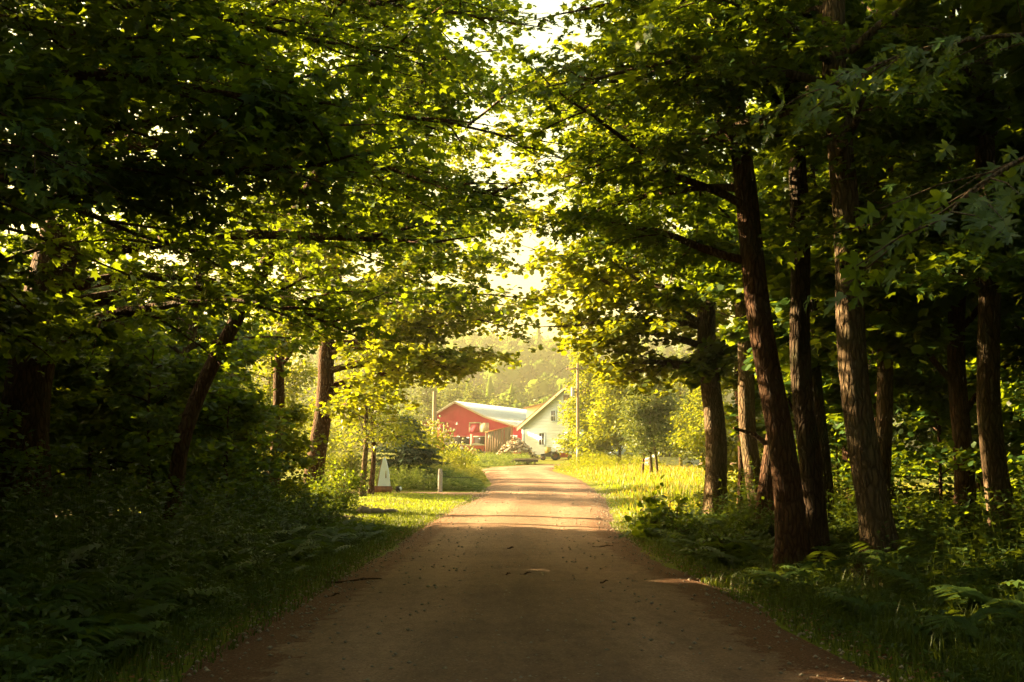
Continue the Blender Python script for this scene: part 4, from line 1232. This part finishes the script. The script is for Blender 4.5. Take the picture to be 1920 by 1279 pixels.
for k in range(3):
    rect(sh, 'old_wood', 902 + k * 5 + 4.2, 794.5, 902 + k * 5 + 4.8, 810.5, 'batten', bu, .17)
o1 = framed(833, 820, 881, 852, 'wide_doorway', 'inside_shade', bu, barn, 't', 1.5, 'red_trim', .03)
o2 = framed(890, 820, 909, 852, 'narrow_doorway', 'inside_shade', bu, barn, 't', 1.5, 'trim_grey', .03)
rect(barn, 'red_trim', 882.5, 815, 888.5, 852, 'door_post', bu, .09)
rect(barn, 'white', 958, 817, 970, 819, 'bracket', bu, .2)
rect(barn, 'white', 967, 819, 970, 822, 'bracket', bu, .16)
for px, py in ((858.5, 819.5), (862, 819.5), (877, 821.5), (880, 821.5), (900, 823)):
    u, z = bu(px, py)
    lp = uv_ball(MB(), (u, -.12, z), .06, 8, 6).build('door_lamp', M['glow'], barn, True)
    MB().box((u - .04, -.10, z + .06), (u + .04, .0, z + .12)).build('lamp_arm', M['dark_metal'], lp)
u, z = bu(857.5, 795)
MB().add([(u - .12, -.14, z - .14), (u + .12, -.14, z - .14), (u + .03, -.10, z + .2), (u - .03, -.10, z + .2), (u - .12, -.02, z - .14), (u + .12, -.02, z - .14), (u + .03, -.02, z + .2), (u - .03, -.02, z + .2)],
         [(0, 1, 2, 3), (5, 4, 7, 6), (4, 0, 3, 7), (1, 5, 6, 2), (3, 2, 6, 7), (4, 5, 1, 0)]).build('gable_lamp', M['white'], barn)
tag(barn, 'long red barn with a silver metal roof and flat doorways coloured with inner shade', 'barn')

# red lean-to beside the barn, left of the pole
lt = empty('red_shed', at(799, 845, 152), -BA)
MB().prism([(-1.7, -.4), (1.5, -.4), (1.5, 4.0), (-1.7, 3.2)], 0, 5).build('wall', M['red'], lt)
MB().prism([(-2.0, 3.2), (1.6, 4.12), (1.6, 4.26), (-2.0, 3.34)], -.3, 5.2).build('roof', M['shingle'], lt)
w_ = MB().box((-.55, -.05, 1.9), (1.1, .02, 3.1)).build('window', M['inside_shade'], lt)
MB().box((-.65, -.09, 3.102), (1.2, .0, 3.22)).build('frame_head', M['trim_grey'], w_)
MB().box((-.65, -.088, 1.8), (-.552, .0, 3.1)).build('frame_side', M['trim_grey'], w_)
tag(lt, 'small red shed with a dark window, half hidden left of the barn', 'shed')

# ------------------------------------------------------------------ white house
HD = 138.0
HA = BA + R(3)
HC, HS = math.cos(HA), math.sin(HA)
hx0 = (979 - 948) / F * HD; hb = 4.15
HW = 5.77
house = empty('white_house', (hx0 + HC * HW, HD - HS * HW, hb), -HA)
def hu(px, py):
    r = (px - 948) / F
    t_ = (HD * r - hx0) / (HC + HS * r)
    return t_ - HW, CAM[2] + (894 - py) * (HD - HS * t_) / F - hb
eav, pk = hu(979, 799)[1], hu(1063, 727)[1]
sl = (pk - eav) / HW
MB().prism([(-HW, -.5), (HW, -.5), (HW, eav), (0, pk), (-HW, eav)], .06, 9).build('wall', M['white'], house)
# clapboards: each course a thin tapered board across the gable
zc = -.3
while zc < pk - .2:
    x = HW if zc + .17 < eav else (pk - zc - .17) / sl
    if x > .1:
        MB().add([(-x, .0, zc), (x, .0, zc), (x, .045, zc + .168), (-x, .045, zc + .168), (-x, .07, zc), (x, .07, zc), (x, .07, zc + .168), (-x, .07, zc + .168)],
                 [(0, 1, 2, 3), (4, 0, 3, 7), (1, 5, 6, 2), (0, 4, 5, 1), (3, 2, 6, 7)]).build('clapboard', M['white'], house)
    zc += .17
for s in (-1, 1):
    ov = .45
    a = (s * (HW + ov), eav - ov * sl); b_ = (0, pk)
    nn_ = norm(np.array([s * sl, 1.0]))
    a2, b2 = np.array(a) + nn_ * .02, np.array(b_) + nn_ * .02
    MB().prism([tuple(a2), tuple(b2), (0, pk + .2), tuple(a2 + nn_ * .16)], -.40, 9.3).build('roof', M['shingle'], house)
    MB().prism([tuple(a2), tuple(b2), tuple(b2 - np.array([0, .30])), tuple(a2 - np.array([0, .30]))], -.47, -.405).build('rake_board', M['cream'], house)
    MB().box((s * (HW - .12) - .13, -.03, -.5), (s * (HW - .12) + .13, .06, eav - .3)).build('corner_board', M['white'], house)
def window(px0, py0, px1, py1, parent):
    (u0, z1), (u1, z0) = hu(px0, py0), hu(px1, py1)
    wd = MB().box((u0, -.045, z0), (u1, .05, z1)).build('window', M['glass'], parent)
    for nm, lo, hi in (('frame_head', (u0 - .12, z1), (u1 + .12, z1 + .13)), ('sill', (u0 - .14, z0 - .1), (u1 + .14, z0)), ('frame_side', (u0 - .11, z0), (u0, z1)), ('frame_side', (u1, z0), (u1 + .11, z1)),
                       ('meeting_rail', (u0, (z0 + z1) / 2 - .035), (u1, (z0 + z1) / 2 + .035)), ('muntin', ((u0 + u1) / 2 - .02, z0), ((u0 + u1) / 2 + .02, z1))):
        MB().box((lo[0], -.10 if nm == 'sill' else -.075, lo[1]), (hi[0], .0, hi[1])).build(nm, M['white'], wd)
window(1011.5, 813.5, 1020.5, 834.5, house)
window(1034, 771.5, 1041, 790, house)
window(1060, 813.5, 1069, 834.5, house)
MB().box((-.35, -.04, pk - 1.5), (.35, .05, pk - .9)).build('gable_vent', M['trim_grey'], house)
# shed dormer on the left slope
x_l = -HW + .12
z0_, z1_ = eav + .15, hu(980, 765.5)[1]
x_r, z2_ = hu(1028, 754.5)
dm = MB().prism([(x_l, z0_), (x_r, z2_ - .02), (x_l, z1_)], .9, 7.5).build('dormer', M['cream'], house)
MB().prism([(x_l - .3, z1_ - .05), (x_r + .5, z2_ + .07), (x_r + .5, z2_ + .2), (x_l - .3, z1_ + .09)], .6, 7.8).build('dormer_roof', M['shingle'], dm)
tag(house, 'white clapboard house with a steep gable and a dormer coloured as warmly lit', 'house')

# ------------------------------------------------------------------ farmyard things
fence = empty('board_shed_wall', at(934, 850, 139), R(-4))
sc_ = 139 / F
def fu(px, py): return (px - 934) * sc_, (850 - py) * sc_
for k in range(11):
    x0 = 910 + k * 4.4; tp = 812.5 - (x0 + 2 - 910) * .225 + rg.uniform(-.6, .6)
    u0, zt = fu(x0, tp); u1, _ = fu(x0 + 4.2, tp)
    o = MB().box((u0, -.02 - .02 * (k % 2), -.3), (u1, .03, zt + .03)).build('plank', M['old_wood'], fence)
    o.rotation_euler = (rg.normal(0, .006), rg.normal(0, .006), 0)
u0, zt = fu(958.4, 801); u1, _ = fu(961.4, 801)
MB().box((u0, -.06, -.3), (u1, .1, zt)).build('corner_post', M['sunlit_wood'], fence)
(u0, z0_), (u1, z1_) = fu(909, 811.5), fu(961.5, 800)
MB().add([(u0, -.1, z0_), (u1, -.1, z1_), (u1, -.1, z1_ + .1), (u0, -.1, z0_ + .1), (u0, 1.6, z0_), (u1, 1.6, z1_), (u1, 1.6, z1_ + .1), (u0, 1.6, z0_ + .1)],
         [(0, 1, 2, 3), (5, 4, 7, 6), (3, 2, 6, 7), (4, 5, 1, 0), (4, 0, 3, 7), (1, 5, 6, 2)]).build('roof_edge', M['sunlit_wood'], fence)
u, z = fu(918, 819)
MB().box((u - .14, -.08, z - .3), (u + .1, -.045, z + .25)).build('pale_panel', M['tarp'], fence)
tag(fence, 'weathered vertical board wall with a slanted top in front of the barn', 'board wall')

def wheel(parent, c, r, w, axis='x', name='wheel'):
    ww = empty(name, c)
    ww.parent = parent
    rr = [(r * .55, -w / 2), (r * .95, -w / 2), (r, -w / 4), (r, w / 4), (r * .95, w / 2), (r * .55, w / 2)]
    n = 16; V = []
    for k in range(n):
        a = 2 * math.pi * k / n
        for q, h in rr:
            V.append((h, q * math.cos(a), q * math.sin(a)) if axis == 'x' else (q * math.cos(a), h, q * math.sin(a)))
    m = len(rr)
    MB().add(V, [[k * m + j, k * m + (j + 1) % m, ((k + 1) % n) * m + (j + 1) % m, ((k + 1) % n) * m + j] for k in range(n) for j in range(m)]).build('tyre', M['rubber'], ww)
    b = MB()
    for h in (-w * .2, w * .2):
        V2 = [((h, r * .56 * math.cos(2 * math.pi * k / 12), r * .56 * math.sin(2 * math.pi * k / 12)) if axis == 'x' else (r * .56 * math.cos(2 * math.pi * k / 12), h, r * .56 * math.sin(2 * math.pi * k / 12))) for k in range(12)]
        b.add(V2, [list(range(12))])
    b.build('rim', M['rust'], ww)

p = at(884, 848, 137); wg = empty('red_farm_wagon', (p.x, p.y, float(H(p.x, p.y))))
MB().prism([(-1.5, .35), (1.4, .35), (1.5, 1.0), (-1.35, 1.05)], -.8, .8).build('body', M['red_paint'], wg)
b = MB(); xx_ = np.linspace(-1.4, 1.5, 12)
top = [1.18 + .07 * math.sin(3 * x) + rg.normal(0, .03) for x in xx_]
b.prism([(x, 1.0) for x in xx_] + [(x, z) for x, z in zip(xx_[::-1], top[::-1])], -.85, .85)
b.build('tarp', M['tarp'], wg)
MB().add([(-1.12 + .2 * math.cos(a), -.815, .72 + .2 * math.sin(a)) for a in np.linspace(0, 6.283, 12, endpoint=False)], [list(range(12))]).build('white_emblem', M['white'], wg)
for sx in (-.9, .9):
    for sy in (-.85, .85):
        wheel(wg, (sx, sy, .32), .32, .16, 'y')
tag(wg, 'red farm wagon under a pale tarp in front of the barn doorway', 'wagon')

p = at(970, 859, 127); pile = empty('log_pile', (p.x, p.y, float(H(p.x, p.y))))
lg = []
for k in range(3):
    b = MB(); b.tube([(-.28, 0, 0), (0, .01, .01), (.28, 0, 0)], [.085, .095, .085], 7)
    lg.append(b.mesh('log', M['pale_wood'] if k else M['tarp']))
lgd = MB().tube([(-.3, 0, 0), (.3, 0, .02)], [.08, .075], 6).mesh('log', M['old_wood'])
for k in range(210):
    a = rg.uniform(0, 6.28); q = rg.random() ** .6
    x = 1.75 * q * math.cos(a); y = 1.2 * q * math.sin(a)
    zt = 1.75 * max(0, 1 - (abs(x + .15) / 1.85) ** 1.5) * (1 - (abs(y) / 1.5) ** 2)
    o = bpy.data.objects.new('log', lgd if rg.random() < .35 else lg[int(rg.integers(3))])
    C.objects.link(o); o.parent = pile
    o.location = (x, y, max(.05, zt * rg.uniform(.55, 1.0)))
    o.rotation_euler = (rg.normal(0, .5), rg.normal(0, .45), rg.uniform(0, 6.28))
    s = rg.uniform(.6, 1.15); o.scale = (s, s, s)
pile.scale = (1.2, 1.1, 1.2)
tag(pile, 'heap of pale split logs beside the white house', 'log pile')

p = at(986, 873, 113); tl = empty('flat_trailer', (p.x, p.y, float(H(p.x, p.y))))
dk = MB().prism([(-1.5, .10), (-1.05, .42), (1.2, .42), (1.55, .62), (1.55, .74), (1.15, .54), (-1.1, .54), (-1.55, .17)], -.7, .7).build('deck', M['pale_wood'], tl)
MB().prism([(-1.0, .22), (1.15, .22), (1.15, .41), (-1.05, .41)], -.74, .74).build('side_beam', M['dark_metal'], tl)
for sy in (-.6, .6):
    wheel(tl, (.25, sy, .2), .24, .14, 'y')
MB().box((.78, -.72, -.05), (.9, -.6, .3)).build('stand_leg', M['old_wood'], tl)
tag(tl, 'low flat trailer with a sloping end standing at the road bend', 'trailer')

p = at(1031, 862, 121); mc = empty('old_tractor', (p.x, p.y, float(H(p.x, p.y))))
MB().prism([(-.95, .35), (.5, .35), (.6, .75), (.1, .95), (-.3, .72), (-.95, .62)], -.28, .28).build('engine_body', M['dark_metal'], mc)
MB().prism([(.35, .75), (.75, .75), (.78, 1.1), (.7, 1.1), (.66, .83), (.35, .83)], -.2, .2).build('seat', M['rust'], mc)
for sy in (-.42, .42):
    wheel(mc, (.55, sy, .44), .46, .22, 'y'); wheel(mc, (-.7, sy, .25), .27, .14, 'y')
MB().tube([(-.5, .0, .7), (-.5, 0, 1.15)], .03, 6).build('exhaust_pipe', M['rust'], mc)
MB().tube([(.05, 0, .9), (.22, 0, 1.1)], .02, 5).build('steering_column', M['dark_metal'], mc)
tag(mc, 'small dark old tractor parked between the log pile and the utility pole', 'tractor')

p = at(1057, 858, 122); rm = empty('red_mower', (p.x, p.y, float(H(p.x, p.y))))
MB().prism([(-.75, .22), (.8, .22), (.85, .42), (.2, .62), (-.4, .66), (-.75, .45)], -.4, .4).build('hood', M['red_paint'], rm)
MB().prism([(-.1, .62), (.3, .62), (.6, .95), (.5, .97), (.2, .72), (-.1, .72)], -.22, .22).build('seat', M['dark_metal'], rm)
for sx in (-.55, .6):
    for sy in (-.4, .4):
        wheel(rm, (sx, sy, .2), .21, .14, 'y')
tag(rm, 'low red mower beside the foot of the tall utility pole', 'mower')

p = at(1028, 845, 131); yb = empty('yellow_board', (p.x, p.y, float(H(p.x, p.y))))
MB().box((-.33, -.03, .3), (.33, .03, 1.0)).build('panel', M['yellow_board'], yb)
for s in (-.26, .26):
    MB().box((s - .04, .032, -.2), (s + .04, .1, .95)).build('leg', M['old_wood'], yb)
tag(yb, 'small yellow board standing against the white house', 'board')

p = at(1258, 868, 96); car = empty('parked_car', (p.x, p.y, float(H(p.x, p.y))), R(8))
MB().prism([(-2.1, .3), (2.1, .3), (2.15, .75), (1.2, .88), (.6, 1.35), (-1.0, 1.38), (-1.6, .95), (-2.15, .85)], -.82, .82).build('body', M['silver'], car)
MB().prism([(-1.42, .98), (1.0, .92), (.56, 1.28), (-.96, 1.31)], -.826, .826).build('window', M['glass'], car)
MB().box((-2.18, -.75, .6), (-2.13, .75, .78)).build('tail_light', M['red_paint'], car)
for sx in (-1.3, 1.3):
    for sy in (-.78, .78):
        wheel(car, (sx, sy, .31), .31, .2, 'y')
tag(car, 'silver car parked in the field behind the grey tree', 'car')

# ------------------------------------------------------------------ utility poles and wires
def pole(px, top, d, r, label, arm=True):
    x = (px - 948) / F * d
    b0 = on(x, d); h = CAM[2] + (894 - top) * d / F - b0[2]
    root = empty('utility_pole', b0)
    MB().tube([(0, 0, -.5), (.02, 0, h * .5), (.04, 0, h)], [r, r * .88, r * .7], 12).build('shaft', M['pole'], root, True)
    if arm:
        MB().box((-1.0, -.16, h - .55), (1.0, -.05, h - .42)).build('crossarm', M['old_wood'], root)
        for s in (-.9, -.35, .35, .9):
            MB().tube([(s, -.1, h - .43), (s, -.1, h - .2)], [.05, .035], 6).build('insulator', M['glass'], root)
        tr_ = MB().tube([(-.42, -.05, h * .68), (-.42, -.05, h * .68 + .75)], [.16, .16], 10).build('transformer', M['silver'], root, True)
        MB().box((-.3, -.08, h * .68 + .3), (.0, .0, h * .68 + .4)).build('bracket', M['dark_metal'], tr_)
        MB().box((.17, -.12, 2.4), (.52, -.08, 3.2)).build('sign_plate', M['white'], root)
        MB().box((-.12, -r - .05, .6), (.1, -r + .02, 1.5)).build('metal_guard', M['silver'], root)
    return root, Vector((b0[0], b0[1], b0[2] + h))
pr, tr1 = pole(1083, 682, 103.5, .16, None)
tag(pr, 'tall wooden utility pole with a crossarm right of the road bend', 'utility pole')
pl_, tr2 = pole(814, 735, 101, .22, None, False)
tag(pl_, 'wooden utility pole rising from the bushes in front of the red barn', 'utility pole')
def wire(a, b_, sag, label):
    a, b_ = Vector(a), Vector(b_)
    pts = [a.lerp(b_, u) - Vector((0, 0, sag * 4 * u * (1 - u))) for u in np.linspace(0, 1, 24)]
    o = MB().tube([tuple(q) for q in pts], .014, 4).build('power_line', M['wire'])
    tag(o, label, 'power line', 'wires between the poles')
wire(tr1 + Vector((-.9, -.1, -.25)), tr2 + Vector((0, 0, -.05)), 1.5, 'upper sagging wire strung between the two utility poles')
wire(tr1 + Vector((0, -.1, -1.6)), tr2 + Vector((0, 0, -.5)), 1.3, 'lower sagging wire strung between the two utility poles')
wire(tr1 + Vector((.9, -.1, -.25)), tr1 + Vector((28, 30, 1)), .8, 'wire running off behind the trees right of the tall pole')

# ------------------------------------------------------------------ sticks on the road
def stick(px, py, L, r, az, label, curve=.05, name='fallen_stick', mat='bark'):
    d = 1.58 * F / (py - 894); r *= .72; L *= .85
    x = (px - 948) / F * d
    zb = float(prof(d)) + .012 + .05 * (1 - ((x - .25) / 3) ** 2) + r * .8
    pts = [(u * L * math.cos(az) + curve * L * math.sin(3 * u) * -math.sin(az), u * L * math.sin(az) + curve * L * math.sin(3 * u) * math.cos(az), .02 * math.sin(5 * u)) for u in np.linspace(-.5, .5, 7)]
    root = empty(name, (x, d, zb))
    MB().tube(pts, np.linspace(r, r * .5, 7), 6).build('stem', M[mat], root)
    MB().tube([pts[3], (pts[3][0] + .25 * L * math.cos(az + .7), pts[3][1] + .25 * L * math.sin(az + .7), .03)], [r * .5, r * .3], 4).build('side_twig', M[mat], root)
    tag(root, label, 'stick', 'sticks on the road')
stick(985, 1078, .22, .022, .1, 'short thick stick in the middle of the shaded road, right one of a pair')
stick(950, 1079, .16, .018, .3, 'short stick in the middle of the shaded road, left one of a pair')
stick(1130, 1092, .14, .02, -.3, 'small dark stick on the right half of the shaded road')
stick(668, 1086, 1.0, .022, .12, 'long crooked fallen branch lying on the left edge of the road', .12)
stick(632, 1113, .2, .02, .5, 'small stick below the long fallen branch at the left road edge')
stick(1128, 1026, .55, .02, -.1, 'thin fallen branch on the right edge of the road by the broad leaved shrub')
stick(752, 1013, .3, .035, .4, 'dark clod of broken wood at the left road edge near the lawn')
stick(957, 1031, .16, .03, .2, 'tiny dark stick alone near the sunlit part of the road')

# ------------------------------------------------------------------ air
hz_ = MB().box((-495, -135, -2.0), (495, 775, 108)).build('haze', None)
t = NT('evening_haze')
pv = t.n('VolumePrincipled')
pv.inputs['Color'].default_value = (1.0, .96, .72, 1)
pv.inputs['Density'].default_value = .00034
pv.inputs['Anisotropy'].default_value = .45
t.l(pv.outputs[0], t.out.inputs['Volume'])
hz_.data.materials.append(t.m)
tag(hz_, 'warm evening haze hanging in the air over the valley', 'haze', kind='stuff')
